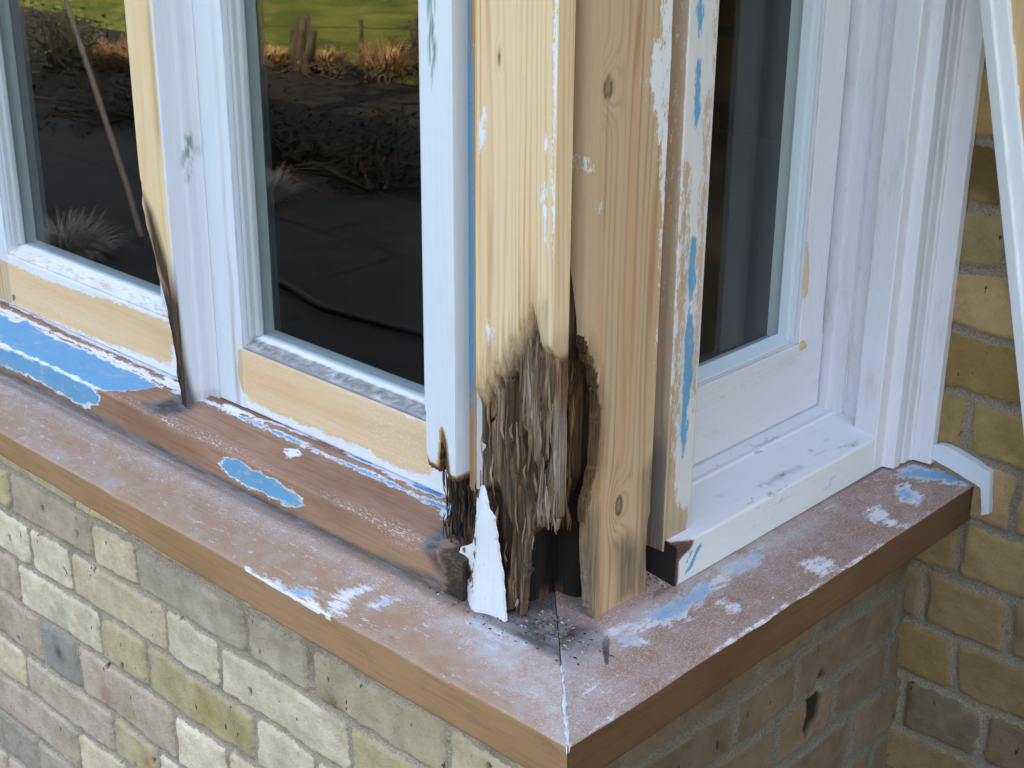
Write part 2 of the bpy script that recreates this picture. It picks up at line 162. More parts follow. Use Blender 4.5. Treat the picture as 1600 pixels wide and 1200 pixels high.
def dense(prof, r=0.0015, dp=0.004):
    P = [np.array(p, float) for p in prof]; n = len(P); out = []
    for i in range(n):
        a, b, c = P[i - 1], P[i], P[(i + 1) % n]
        u = (a - b); lu = np.linalg.norm(u); v = (c - b); lv = np.linalg.norm(v); rr = min(r, lu * .4, lv * .4)
        p0 = b + u / lu * rr; p1 = b + v / lv * rr
        out += [p0, .25 * p0 + .5 * b + .25 * p1, p1]
    res = []
    for i in range(len(out)):
        a = out[i]; b = out[(i + 1) % len(out)]; k = max(1, int(np.ceil(np.linalg.norm(b - a) / dp)))
        for q in range(k): res.append(a + (b - a) * q / k)
    return np.array(res)
def prism(name, prof, axis, t0, t1, mat, parent, att=None, r=0.0015, dp=0.004, ds=0.008, warp=None, mitre0=None, mitre1=None, **kw):
    """extrude a closed outline along an axis; outline given in the two other axes in order; mitre: functions outline->end coordinate"""
    D = dense(prof, r, dp); n = len(D); k = max(2, int(np.ceil(abs(t1 - t0) / ds)) + 1)
    s = np.linspace(0, 1, k)[:, None]
    a = np.full(n, t0) if mitre0 is None else mitre0(D); b = np.full(n, t1) if mitre1 is None else mitre1(D)
    T = a[None] + (b - a)[None] * s
    P = np.zeros((k, n, 3)); o2 = [q for q in range(3) if q != axis]
    P[..., axis] = T; P[..., o2[0]] = D[None, :, 0]; P[..., o2[1]] = D[None, :, 1]
    if warp is not None: P = warp(P)
    V = P.reshape(-1, 3); F = grid_faces(k, n, closed=True).tolist()
    V = np.concatenate([V, V[:n], V[(k - 1) * n:]]); F.append([k * n + q for q in range(n)][::-1]); F.append([(k + 1) * n + q for q in range(n)])
    A = att(V[:, 0], V[:, 1], V[:, 2]) if att else {}
    # consistent outward direction
    ar = 0.5 * np.sum(D[:, 0] * np.roll(D[:, 1], -1) - np.roll(D[:, 0], -1) * D[:, 1])
    sgn = ar * (1 if axis in (0, 2) else -1) * (1 if t1 > t0 else -1)
    if sgn > 0: F = [f[::-1] for f in F]
    return mk(name, V, F, mat, parent, A, **kw)
def tube(P, R, seg=8, caps=True):
    P = np.array(P, float); k = len(P); R = np.broadcast_to(R, (k,)); V = []
    for i in range(k):
        d = P[min(i + 1, k - 1)] - P[max(i - 1, 0)]; d /= np.linalg.norm(d) + 1e-9
        a = np.cross(d, [0.3, 0.2, 1.0] if abs(d[2]) < .9 else [1, 0, 0]); a /= np.linalg.norm(a); b = np.cross(d, a)
        for q in range(seg):
            t = 2 * math.pi * q / seg; V.append(P[i] + R[i] * (math.cos(t) * a + math.sin(t) * b))
    F = [[i * seg + q, i * seg + (q + 1) % seg, (i + 1) * seg + (q + 1) % seg, (i + 1) * seg + q] for i in range(k - 1) for q in range(seg)]
    if caps: F += [list(range(seg))[::-1], [(k - 1) * seg + q for q in range(seg)]]
    return V, F
class MB:
    def __init__(s): s.V = []; s.F = []; s.C = []
    def add(s, V, F, col=None):
        o = len(s.V); s.V += [tuple(v) for v in V]; s.F += [[i + o for i in f] for f in F]; s.C += [col if col is not None else (1, 1, 1)] * len(V)
    def box(s, a, b, col=None):
        x0, y0, z0 = a; x1, y1, z1 = b
        V = [(x, y, z) for x in (x0, x1) for y in (y0, y1) for z in (z0, z1)]
        s.add(V, [[0, 1, 3, 2], [4, 6, 7, 5], [0, 4, 5, 1], [2, 3, 7, 6], [0, 2, 6, 4], [1, 5, 7, 3]], col)
    def build(s, name, mat, parent=None, **kw):
        return mk(name, s.V, s.F, mat, parent, {'col': np.array(s.C)}, **kw)
# ---------------------------------------------------------------- material helpers
class N:
    def __init__(s, name):
        s.m = bpy.data.materials.new(name); s.m.use_nodes = True; s.t = s.m.node_tree; s.b = s.t.nodes['Principled BSDF']; s._wp = None
    def new(s, t, **k):
        n = s.t.nodes.new(t)
        for a, v in k.items(): setattr(n, a, v)
        return n
    def put(s, sock, v):
        if isinstance(v, bpy.types.NodeSocket): s.t.links.new(v, sock)
        elif isinstance(v, (tuple, list)):
            sock.default_value = (*v, 1.0) if sock.type == 'RGBA' and len(v) == 3 else v
        else: sock.default_value = v
    def math(s, op, a, b=0.0, c=0.0, clamp=False):
        n = s.new('ShaderNodeMath', operation=op); n.use_clamp = clamp
        for i, v in enumerate((a, b, c)): s.put(n.inputs[i], v)
        return n.outputs[0]
    def mix(s, f, a, b, mode='MIX'):
        n = s.new('ShaderNodeMix', data_type='RGBA', blend_type=mode); s.put(n.inputs[0], f); s.put(n.inputs[6], a); s.put(n.inputs[7], b); return n.outputs[2]
    def attr(s, name, out=2):
        n = s.new('ShaderNodeAttribute'); n.attribute_name = name; return n.outputs[{'fac': 2, 'vec': 1, 'col': 0}.get(out, out)]
    def wp(s):
        if s._wp is None: s._wp = s.new('ShaderNodeNewGeometry').outputs['Position']
        return s._wp
    def scale(s, sc_, base=None, loc=(0, 0, 0)):
        n = s.new('ShaderNodeMapping'); s.put(n.inputs[0], base or s.wp()); s.put(n.inputs[3], tuple(sc_)); s.put(n.inputs[1], tuple(loc)); return n.outputs[0]
    def noise(s, sc_=(1, 1, 1), freq=10, det=3, rough=.55, dist=0.0, base=None, loc=(0, 0, 0), out=0):
        n = s.new('ShaderNodeTexNoise'); s.put(n.inputs['Vector'], s.scale(sc_, base, loc)); s.put(n.inputs['Scale'], freq); s.put(n.inputs['Detail'], det); s.put(n.inputs['Roughness'], rough); s.put(n.inputs['Distortion'], dist); return n.outputs[out]
    def ramp(s, f, stops, interp='LINEAR'):
        n = s.new('ShaderNodeValToRGB'); n.color_ramp.interpolation = interp; e = n.color_ramp.elements
        while len(e) < len(stops): e.new(0.5)
        for q, (p, c) in zip(e, stops): q.position = p; q.color = (*c, 1) if len(c) == 3 else c
        s.put(n.inputs[0], f); return n.outputs[0]
    def ss(s, f, a, b):
        n = s.new('ShaderNodeMapRange'); n.interpolation_type = 'SMOOTHSTEP'; s.put(n.inputs[0], f); s.put(n.inputs[1], a); s.put(n.inputs[2], b); return n.outputs[0]
    def sep(s, v):
        n = s.new('ShaderNodeSeparateXYZ'); s.put(n.inputs[0], v); return n.outputs
    def bump(s, h, strength=.3, dist=.001, normal=None):
        n = s.new('ShaderNodeBump'); s.put(n.inputs['Height'], h); s.put(n.inputs['Strength'], strength); s.put(n.inputs['Distance'], dist)
        if normal is not None: s.put(n.inputs['Normal'], normal)
        return n.outputs[0]
    def done(s, col, rough=.6, normal=None, spec=.4):
        s.put(s.b.inputs['Base Color'], col); s.put(s.b.inputs['Roughness'], rough); s.put(s.b.inputs['Specular IOR Level'], spec)
        if normal is not None: s.put(s.b.inputs['Normal'], normal)
        return s.m
WHITE = (.76, .77, .80); LILAC = (.66, .65, .70); BLUE = (.115, .29, .475)
def grain(n, ax, early, late, freq=190, seed=0.0, contrast=1.0):
    """pine grain running along ax; knots bend the rings through the attributes kn (0..1 ring field)"""
    X, Y, Z = n.sep(n.wp())
    across = n.math('ADD', *{'x': (Y, Z), 'y': (X, Z), 'z': (X, Y)}[ax])
    al = {'x': (.05, 1, 1), 'y': (1, .05, 1), 'z': (1, 1, .05)}[ax]
    w1 = n.noise(al, 14, 3, .55, loc=(seed, seed, seed)); w2 = n.noise(al, 110, 2, .5, loc=(seed, 1, 2))
    kn = n.attr('kn')
    ph = n.math('ADD', n.math('MULTIPLY', across, freq), n.math('ADD', n.math('MULTIPLY', w1, 60.0), n.math('MULTIPLY', kn, 16.0)))
    ph = n.math('ADD', ph, n.math('MULTIPLY', w2, 3.0))
    sn = n.math('ADD', n.math('MULTIPLY', n.math('SINE', ph), .5), .5)
    line = n.math('POWER', sn, 2.6)
    fib = n.noise({'x': (.03, 1, 1), 'y': (1, .03, 1), 'z': (1, 1, .03)}[ax], 900, 2, .6)
    tone = n.noise(al, 22, 3, .6, loc=(3 + seed, 5, 1))
    amt = n.math('MULTIPLY', line, n.math('MULTIPLY', n.ss(tone, .38, .68), .85 * contrast))
    col = n.mix(amt, early, late)
    col = n.mix(n.math('MULTIPLY', n.ss(tone, .45, .8), .35), col, tuple(c * k for c, k in zip(early, (.86, .72, .55))))
    col = n.mix(n.math('MULTIPLY', n.ss(fib, .45, .75), .22), col, tuple(c * .6 for c in early))
    big = n.noise(al, 30, 3, .6, loc=(seed, 9, 9)); col = n.mix(n.math('MULTIPLY', n.ss(big, .50, .72), .45), col, tuple(c * k for c, k in zip(early, (1.0, .74, .50)))); col = n.mix(n.math('MULTIPLY', n.ss(big, .46, .3), .30), col, tuple(min(1, c * k) for c, k in zip(early, (1.05, 1.12, 1.3))))
    return col, line, fib
def painted(name, ax='z', early=(.62, .46, .27), late=(.40, .22, .095), white=WHITE, blue=BLUE, freq=190, seed=0., contrast=1., w_noise=.35, sharp=9.0, hazy=False, wop=1.0, under=None, rough=.55, rot=True, wood=None, scuff=.5, spots=0.0, resid=0.0, resid_al=None):
    n = N(name)
    if wood is None: base, line, fib = grain(n, ax, early, late, freq, seed, contrast)
    else: base, line, fib = wood(n)
    al = {'x': (.35, 1, 1), 'y': (1, .35, 1), 'z': (1, 1, .3)}[ax]
    nz = n.math('SUBTRACT', n.noise(al, 160, 5, .65, loc=(seed, 2, 7)), .5)
    nf = n.math('SUBTRACT', n.noise(al, 700, 3, .6, loc=(4, seed, 7)), .5)
    edge = n.math('ADD', n.math('MULTIPLY', nz, w_noise * 1.6), n.math('MULTIPLY', nf, w_noise * .8))
    def msk(a, s_=sharp, amp=1.0):
        v = n.math('ADD', n.attr(a), n.math('MULTIPLY', edge, amp)); return n.math('MULTIPLY_ADD', v, s_, .5, clamp=True)
    if resid:     # sanded paint left in the grain
        rs = n.noise(resid_al or al, 520, 4, .7, loc=(9, 9, seed))
        rm = n.noise(al, 16, 3, .6, loc=(1, 9, seed))
        fl = n.math('MULTIPLY', n.ss(rs, .53, .62), n.ss(n.math('ADD', rm, n.attr('f')), .52, .85))
        base = n.mix(n.math('MULTIPLY', fl, resid), base, (.70, .69, .72))
    mw = msk('w'); mb = msk('b', sharp, .8)
    tint = n.noise((1, 1, .3), 7, 3, .5, loc=(seed, 0, 0))
    wc = n.mix(n.math('MULTIPLY', tint, .35), white, tuple(c * k for c, k in zip(white, (.86, .88, .93))))
    wc = n.mix(n.math('MULTIPLY', n.ss(n.noise({'x': (.02, 1, 1), 'y': (1, .02, 1), 'z': (1, 1, .02)}[ax], 420, 3, .6, loc=(seed, 3, 3)), .4, .7), .16), wc, tuple(c * .78 for c in white))
    # rubbed and grubby places of the old paint
    grub = n.math('MULTIPLY', n.math('MAXIMUM', n.ss(n.noise(al, 30, 5, .7, loc=(seed, 5, 5)), .54, .76), n.math('MULTIPLY', n.ss(n.noise(al, 240, 5, .8, loc=(seed, 1, 5)), .60, .68), .8)), scuff)
    wc = n.mix(grub, wc, (.52, .47, .42))
    bc = n.mix(n.math('MULTIPLY', n.ss(n.noise((.5, 1, 1), 110, 5, .7, loc=(1, seed, 3)), .57, .64), .6), n.mix(n.noise((1, 1, 1), 14, 4, .6), blue, tuple(q * 1.25 for q in blue)), (.34, .42, .40))
    col = n.mix(n.math('MULTIPLY', mw, wop), base, wc); col = n.mix(n.math('MULTIPLY', mb, wop), col, bc)
    if hazy:      # sanding dust lying on the wood
        hn = n.noise((1, 1, 1), 45, 5, .7, loc=(6, 2, seed)); col = n.mix(n.math('MULTIPLY', n.attr('h'), n.ss(hn, .25, .7)), col, n.mix(n.noise((1, 1, 1), 25, 3, .5), (.52, .57, .64), (.46, .42, .39)))
    dn = n.noise(al, 60, 5, .7, loc=(8, 8, seed))
    dm = n.math('MULTIPLY', n.ss(n.math('ADD', n.attr('d'), n.math('MULTIPLY', n.math('SUBTRACT', dn, .5), .9)), .25, .95), .9)
    col = n.mix(dm, col, n.mix(n.ss(dn, .4, .6), (.045, .042, .042), (.16, .155, .16)))
    if spots:
        sp = n.new('ShaderNodeTexVoronoi'); n.put(sp.inputs['Vector'], n.wp()); n.put(sp.inputs['Scale'], 70.0)
        k = n.math('LESS_THAN', sp.outputs[0], n.math('MULTIPLY', n.noise((1, 1, 1), 40, 1, .5), spots))
        col = n.mix(n.math('MULTIPLY', k, .7), col, (.07, .05, .035))
    if rot:
        rc = n.attr('col', 'col'); rn = n.noise((1, 1, .035) if ax == 'z' else al, 620, 4, .7, loc=(2, 2, seed))
        rc = n.mix(n.ss(rn, .35, .7), n.mix(1.0, rc, (.36, .33, .32), 'MULTIPLY'), n.mix(1.0, rc, (1.3, 1.27, 1.2), 'MULTIPLY'))
        col = n.mix(n.attr('r'), col, rc)
    bare = n.math('SUBTRACT', 1.0, n.math('MAXIMUM', mw, mb))
    h = n.math('ADD', n.math('MULTIPLY', n.math('SUBTRACT', 1.0, bare), 1.0), n.math('MULTIPLY', n.math('MULTIPLY', line, bare), .25))
    h = n.math('ADD', h, n.math('MULTIPLY', n.noise(al, 260, 4, .6), .5))
    h = n.math('ADD', h, n.math('MULTIPLY', fib, n.math('MULTIPLY', bare, .35)))
    return n.done(col, n.math('MULTIPLY_ADD', bare, .28, rough - .08), n.bump(h, .45, .0007), .35)
def base(n, **k):
    d = dict(w=np.full(n, -1.), b=np.full(n, -1.), d=np.zeros(n), f=np.zeros(n), r=np.zeros(n), kn=np.zeros(n), col=np.zeros((n, 3)) + .1)
    d['h'] = np.zeros(n); d.update(k); return d
cm = lambda s: np.clip(s * 100, -1, 1)
# ---------------------------------------------------------------- materials of the joinery
def sill_wood(n):
    X, Y, Z = n.sep(n.wp())
    t = n.noise((1, 1, 1), 9, 4, .6); t2 = n.noise((1, 1, 1), 420, 3, .75, loc=(5, 1, 1)); t3 = n.noise((1, 1, 1), 40, 4, .65, loc=(1, 7, 1))
    c = n.mix(t, (.37, .25, .165), (.34, .205, .125)); c = n.mix(n.ss(t3, .42, .7), c, (.37, .285, .22))
    c = n.mix(n.math('MULTIPLY', n.ss(t2, .45, .75), .4), c, (.22, .13, .085))
    g = n.noise((.06, 1, 1), 260, 3, .6)
    c = n.mix(n.math('MULTIPLY', n.ss(g, .5, .75), .35), c, (.24, .14, .085))
    ns = n.noise((1, 1, 1), 130, 3, .5, loc=(3, 3, 3)); c = n.mix(n.math('MULTIPLY', n.ss(ns, .68, .76), .5), c, (.16, .06, .04))
    return c, t2, t3
def sill_wood_speckled(n):
    t = n.noise((1, 1, 1), 12, 4, .6); t2 = n.noise((1, 1, 1), 520, 4, .8, loc=(5, 1, 1)); t3 = n.noise((1, 1, 1), 30, 4, .65, loc=(1, 7, 1))
    c = n.mix(t, (.30, .17, .11), (.25, .155, .11)); c = n.mix(n.math('MULTIPLY', n.ss(t3, .35, .65), .6), c, (.34, .26, .23))
    c = n.mix(n.math('MULTIPLY', n.ss(t2, .48, .62), .62), c, (.52, .44, .42))
    c = n.mix(n.math('MULTIPLY', n.ss(t2, .36, .46), -0.0), c, (.12, .06, .04))
    return c, t2, t3
def fascia_wood(dark):
    def f(n):
        g = n.noise((.05, .05, 1), 240, 4, .6); g2 = n.noise((.4, .4, 1), 14, 4, .6, loc=(4, 4, 1)); g3 = n.noise((1, 1, 1), 60, 4, .7)
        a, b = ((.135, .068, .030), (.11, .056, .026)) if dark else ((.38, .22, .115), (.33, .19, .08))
        c = n.mix(n.ss(g2, .35, .65), a, b); c = n.mix(n.math('MULTIPLY', n.ss(g, .45, .7), .55), c, tuple(q * .62 for q in a)); c = n.mix(n.math('MULTIPLY', n.ss(n.noise((.5, .5, 1), 35, 5, .7, loc=(1, 2, 2)), .56, .7), .4), c, tuple(q * .6 for q in a))
        c = n.mix(n.math('MULTIPLY', n.ss(g3, .6, .75), .25), c, tuple(q * 1.3 for q in a))
        return c, g, g2
    return f
def cill_wood(n):
    g = n.noise((.05, 1, 1), 260, 4, .65); t = n.noise((.5, 1, 1), 10, 4, .6, loc=(2, 2, 2)); t3 = n.noise((.3, 1, 1), 60, 4, .65, loc=(1, 7, 1))
    c = n.mix(n.ss(t, .35, .65), (.34, .20, .125), (.25, .135, .08)); c = n.mix(n.math('MULTIPLY', n.ss(g, .42, .7), .5), c, (.17, .088, .05))
    c = n.mix(n.math('MULTIPLY', n.ss(t3, .5, .75), .35), c, (.38, .27, .21))
    return c, g, t3
M_sillL = painted('sanded_sill', 'x', wood=sill_wood, resid=.35, w_noise=3.0, sharp=1.1, hazy=True, wop=.85, scuff=.2, resid_al=(1, 1, 1))
M_sillR = painted('speckled_sill', 'y', wood=sill_wood_speckled, resid=.4, w_noise=3.0, sharp=1.2, hazy=True, wop=.85, scuff=.3, resid_al=(1, 1, 1))
M_fasL = painted('sill_edge', 'x', wood=fascia_wood(False), scuff=0)
M_fasR = painted('shaded_sill_edge', 'y', wood=fascia_wood(True), scuff=0)  # side edge wood made darker so its colour carries the shade
M_cillL = painted('sanded_cill', 'x', wood=cill_wood, resid=.8, resid_al=(.35, 1, 1), w_noise=1.1, sharp=5., scuff=.3, seed=2.)
M_cillR = painted('painted_cill', 'y', wood=cill_wood, white=(.74, .76, .78), w_noise=.4, scuff=.25, seed=3.)
M_rail = painted('rail_pine', 'x', early=(.74, .53, .32), late=(.56, .35, .17), freq=120, contrast=.35, seed=4., resid=.5, scuff=.3, w_noise=1.2, sharp=3.5)
M_white = painted('white_paint', 'z', white=(.66, .71, .765), seed=5., scuff=.3)
M_skin = painted('paint_skin', 'z', white=(.70, .715, .74), seed=25., scuff=1.0)
M_lilac = painted('shade_tint_paint', 'z', white=(.72, .705, .745), seed=6., scuff=.6)  # white paint with the lilac tone of side-facing light put into its colour
M_lilac_h = painted('shade_tint_rail', 'y', white=(.67, .66, .695), seed=6.5, scuff=.5)
M_mull = painted('mullion_paint', 'z', white=(.69, .695, .74), early=(.76, .60, .38), late=(.60, .40, .2), freq=80, contrast=.5, seed=7., scuff=.25)
M_postL = painted('pine_board', 'z', early=(.74, .555, .345), late=(.54, .32, .14), freq=900, seed=8., contrast=1.3, scuff=.1, resid=.2, w_noise=1.8, sharp=3)
M_postR = painted('pine_board_knots', 'z', early=(.54, .385, .24), late=(.33, .19, .095), freq=620, seed=11., contrast=1.25, scuff=.1, resid=.25, w_noise=2.2, sharp=2.6)
M_fill = painted('weathered_strip', 'z', white=(.62, .60, .60), early=(.46, .30, .17), late=(.25, .12, .05), freq=700, seed=12., scuff=.5)
M_jamR = painted('stripped_jamb', 'z', white=(.68, .66, .655), early=(.52, .40, .285), late=(.40, .27, .16), freq=420, seed=13., scuff=.6, w_noise=1.7, sharp=3.2)
M_core = painted('rotten_core', 'z', seed=14.)
def glass_mat():
    n = N('window_glass'); t = n.t; out = t.nodes['Material Output']; t.nodes.remove(n.b)
    lw = n.new('ShaderNodeLayerWeight'); lw.inputs[0].default_value = .5
    p = n.math('POWER', lw.outputs[1], 5.0)      # facing term
    fac = n.math('MULTIPLY_ADD', p, .9, .046)
    smear = n.noise((1, 1, .2), 5, 4, .6); hz = n.math('MULTIPLY', n.ss(smear, .45, .8), .006)
    gl = n.new('ShaderNodeBsdfGlossy'); gl.inputs['Roughness'].default_value = .0; gl.inputs['Color'].default_value = (1, 1, 1, 1)
    wv = n.noise((1, 1, 1), 3.0, 1, .5); n.put(gl.inputs['Normal'], n.bump(wv, .15, .002))
    tr = n.new('ShaderNodeBsdfTransparent'); tr.inputs[0].default_value = (.86, .90, .88, 1)
    df = n.new('ShaderNodeBsdfDiffuse'); df.inputs[0].default_value = (.6, .6, .6, 1)
    mx = n.new('ShaderNodeMixShader'); n.put(mx.inputs[0], fac); t.links.new(tr.outputs[0], mx.inputs[1]); t.links.new(gl.outputs[0], mx.inputs[2])
    m2 = n.new('ShaderNodeMixShader'); n.put(m2.inputs[0], hz); t.links.new(mx.outputs[0], m2.inputs[1]); t.links.new(df.outputs[0], m2.inputs[2])
    t.links.new(m2.outputs[0], out.inputs[0]); return n.m
M_glass = glass_mat()
def plain(name, col, rough=.7, var=.25, freq=20, al=(1, 1, 1), bump=.3, dist=.002, spec=.3):
    n = N(name); t = n.noise(al, freq, 5, .65); c = n.mix(t, tuple(q * (1 - var) for q in col), tuple(min(1, q * (1 + var)) for q in col))
    return n.done(c, rough, n.bump(n.noise(al, freq * 6, 4, .6), bump, dist), spec)
def vcol(name, rough=.8, freq=60, var=.5, al=(1, 1, 1), bump=.4, dist=.001, spec=.3, transl=0.0):
    n = N(name); t = n.noise(al, freq, 4, .65); c = n.mix(n.ss(t, .3, .7), n.mix(1.0, n.attr('col', 'col'), (1 - var,) * 3, 'MULTIPLY'), n.mix(1.0, n.attr('col', 'col'), (1 + var * .6,) * 3, 'MULTIPLY'))
    if transl: n.put(n.b.inputs['Subsurface Weight'], 0.0)
    return n.done(c, rough, n.bump(t, bump, dist), spec)

# ================================================================= BAY WINDOW
bay = thing('bay_window', 'timber bay window with bare pine corner post rotten at its foot', 'bay window', (-.15, .15, -.05))
XL = -2.0                      # left end of the bay front
# ---- lower sill: two members mitred at the corner
def sill_warp_left(P):
    x = P[..., 0]; z = P[..., 2]
    k = np.clip((-x - .25) / .65, 0, 1); lift = .012 * k
    P[..., 2] = np.where(z < -.002, z * (1 - lift / .047), z)
    P[..., 2] += (fbm(x * 9, P[..., 1] * 9, z * 0, 3, 3) - .5) * .0022 * (z > -.02)
    P[..., 1] += (fbm(x * 30, 0, z * 30, 4, 5) - .5) * .0022 * (P[..., 1] < .004)
    return P
SP = [(.0, -.047), (.26, -.047), (.26, .033), (0.0, 0.0)]
def sill_warp_right(P):
    P[..., 0] += (fbm(0, P[..., 1] * 30, P[..., 2] * 30, 4, 6) - .5) * .0022 * (P[..., 0] > -.004); P[..., 2] += (fbm(P[..., 0] * 9, P[..., 1] * 9, 0, 3, 4) - .5) * .002 * (P[..., 2] > -.02)
    return P
def att_sl(x, y, z):
    n = len(x); d = y
    top = (z > d * .129 - .006).astype(float)
    w = cm(area('ls_white', x, y)) - .18; b = cm(area('ls_blue', x, y)) - .1
    w = np.maximum(w, b + .1)
    g = np.maximum(np.clip(area('ls_grey', x, y) / .014 + .45, 0, 1) * .75, np.clip((y - .082) / .008, 0, 1)); f = np.clip(area('ls_dust', x, y) / .03 + .7, 0, 1) * .55
    w = np.where(top > 0, w, -1); b = np.where(top > 0, b, -1)
    arris = (np.abs(z + .0008) < .0022) & (y < .003) & (x < -.33) & (x > -.45)
    w = np.where(arris, .1 + 2 * (fbm(x * 30, 0, 0, 3, 8) - .5), w)
    gaps = np.clip(1 - np.abs(x + y) / .0016, 0, 1)      # joint of the mitre
    hz = np.clip(area('ls_dust', x, y, [0]) / .04 + .8, 0, 1) * .6; hz = np.maximum(hz, np.exp(-((y - .070) / .008) ** 2) * .28 * (x < -.1)); hz = np.maximum(hz, .22 * np.exp(-((y - .012) / .018) ** 2) * (fbm(x * 6, 0, 0, 2, 44) > .5) * (x < -.4))
    fl = (np.abs(x + y) < .0032) & (y < .055) & (fbm(x * 150, y * 150, 0, 3, 2) > .42); w = np.where(fl & (top > 0), .6, w)
    sm = np.clip(.75 * np.exp(-((x + y * 0 + .12) ** 2 + (y - .12) ** 2) / .0016), 0, 1)
    return base(n, w=w, b=b, d=np.clip(g * top * .85 + gaps * .8 + sm * top, 0, 1), f=f * top - .05, h=hz * top)
def att_sr(x, y, z):
    n = len(x); top = (z > -x * .129 - .006).astype(float)
    w = cm(area('rs_white', x, y)) - .22; b = cm(area('rs_blue', x, y)) - .1; w = np.maximum(w, b + .1)
    g = np.maximum(np.clip(area('rs_grey', x, y) / .012 + .5, 0, 1) * .36, np.clip(area('rs_gouge', x, y) / .0015 + .9, 0, 1))
    g = np.maximum(g, np.clip(area('rs_dark', x, y) / .003 + .6, 0, 1) * .75)
    mit = np.abs(x + y)
    w = np.where((mit < .0028) & (x > -.075), .8 - 1.2 * (x < -.055) * (x > -.062), w)
    arr = (np.abs(z + .0005) < .0016) & (x > -.0022) & (y > .02)
    w = np.where(top > 0, w, -1); w = np.where(arr, -.35 + 3.0 * (fbm(y * 22, 0, 0, 3, 9) - .5), w)
    b = np.where(top > 0, b, -1)
    hz = np.maximum(np.clip(1 - (-x - .078) ** 2 / .0005, 0, 1) * (x < -.05) * .7 * np.clip((.6 - y) / .2, 0, 1), .5 * np.exp(-((x + .04) ** 2 + (y - .05) ** 2) / .002))
    sm = .8 * np.exp(-((x + .12) ** 2 + (y - .12) ** 2) / .0016)
    return base(n, w=w, b=b, d=np.clip(g + sm, 0, 1) * top, f=.12 * top, h=np.clip(hz, 0, 1) * top)
silL = prism('lower_sill', [(p[0], p[1]) for p in SP], 0, XL, 0, M_sillL, bay, att_sl, r=.0022, dp=.0035, ds=.0035, warp=sill_warp_left, mitre1=lambda D: -D[:, 0] - .0007, label='long front length of brown sanded timber sill under the two wide panes')
silR = prism('lower_sill', [(-p[0], p[1]) for p in SP], 1, 0, .72, M_sillR, bay, att_sr, r=.0018, dp=.0035, ds=.0035, warp=sill_warp_right, mitre0=lambda D: -D[:, 0] + .0007, label='short side length of sill, speckled brown with white and blue paint smears')
for o, (mt, nx) in ((silL, (M_fasL, 1)), (silR, (M_fasR, 0))):   # the sawn edge has its own colour, on the side darkened for shade
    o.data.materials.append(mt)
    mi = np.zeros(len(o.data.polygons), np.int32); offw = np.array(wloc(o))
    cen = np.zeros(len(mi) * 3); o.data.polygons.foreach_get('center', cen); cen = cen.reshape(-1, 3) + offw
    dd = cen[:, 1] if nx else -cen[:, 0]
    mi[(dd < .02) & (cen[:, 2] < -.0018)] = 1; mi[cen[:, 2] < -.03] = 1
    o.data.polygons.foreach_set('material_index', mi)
# ---- upper cill
CP = [(.094, .004), (.24, .004), (.24, .075), (.168, .0655), (.1665, .0655), (.160, .0665), (.158, .0645), (.094, .0550)]
def att_cl(x, y, z):
    n = len(x); top = z > .0535
    wv = np.where(top, y - .094, z - .055)
    jit = (fbm(x * 70, 0, wv * 140, 4, 33) - .5) * .009
    w = cm(area('lc_white', x, wv) + jit); b = cm(area('lc_blue', x, wv) + jit * .8); w = np.maximum(w, b + .15 + .4 * (fbm(x * 25, 0, wv * 25, 2, 3) - .5))
    ln = fbm(x * 16, 0, 0, 3, 66) * top
    w = np.maximum(w, cm(.0045 * (ln + .25) - np.abs(y - .153)) * (top) - (~top)); w = np.maximum(w, np.where(top & (x < -.74), cm(.0016 - np.abs(y - .1445)), -1))
    b = np.maximum(b, np.where(top & (x > -.66), cm(.0012 + .006 * (ln - .45) - np.abs(y - .153)), -1))
    d = np.clip(area('lc_dirt', x, wv) / .02 + .4, 0, 1)
    d = np.maximum(d, np.clip(1 - np.abs(z - .012) / .012, 0, 1) * 1.0 * (y < .1))
    d = np.maximum(d, np.clip(1 - np.abs(y - .1655) / .002, 0, 1) * .5)
    f = np.clip(1 - np.abs(wv - .004) / .022, 0, 1) * .32 - .08 + .1 * np.exp(-((x + .62) / .1) ** 2)
    d = np.maximum(d, np.clip((x + .30) / .08, 0, 1) * .75)
    t_ = fbm(x * 40, y * 90, z * 90, 4, 3); r = sst(.35, .7, np.clip((x + .272) / .04, 0, 1.3) + (t_ - .5) * .9); w = np.where(r > .4, -1, w)
    return base(n, w=w, b=b, d=d * (1 - r), f=f, r=r, col=np.array([.03, .021, .016]) + t_[:, None] ** 2 * np.array([.16, .10, .06]))
def att_cr(x, y, z):
    n = len(x); top = z > .0535; wv = np.where(top, -x - .092, z - .055)
    s = np.minimum(cm(area('rc_scuff', y, wv)), .4); bare = cm(area('rc_bare', y, wv))
    w = np.minimum(1.0 - .9 * (s > -.4) * (s + .4) / .8 * 1.05, -bare)
    b = cm(area('rc_blue', y, wv)); d = np.clip(1 - np.abs(z - .010) / .006, 0, 1) * .7 * (x > -.1)
    d = np.maximum(d, np.clip((s + .35), 0, .75) * .62); d = np.maximum(d, .5 * sst(.60, .68, fbm(y * 60, 0, wv * 160, 4, 19)) * sst(.45, .6, fbm(y * 9, 0, wv * 20, 2, 20)))
    d = np.maximum(d, np.clip(1 - np.abs(x + .1795) / .002, 0, 1) * .25)
    r = np.clip(bare * 2 + .5, 0, 1); e_ = y < .2637; r = np.where(e_, 1, r); w = np.where(e_, -1, w); d = np.where(e_, .9, d)  # end face blackened to stand for the shaded gap beside it
    return base(n, w=w, b=b * .8 - .1, d=d, r=r, col=np.where(e_[:, None], np.array([.022, .016, .013]), np.array([.13, .075, .06])))
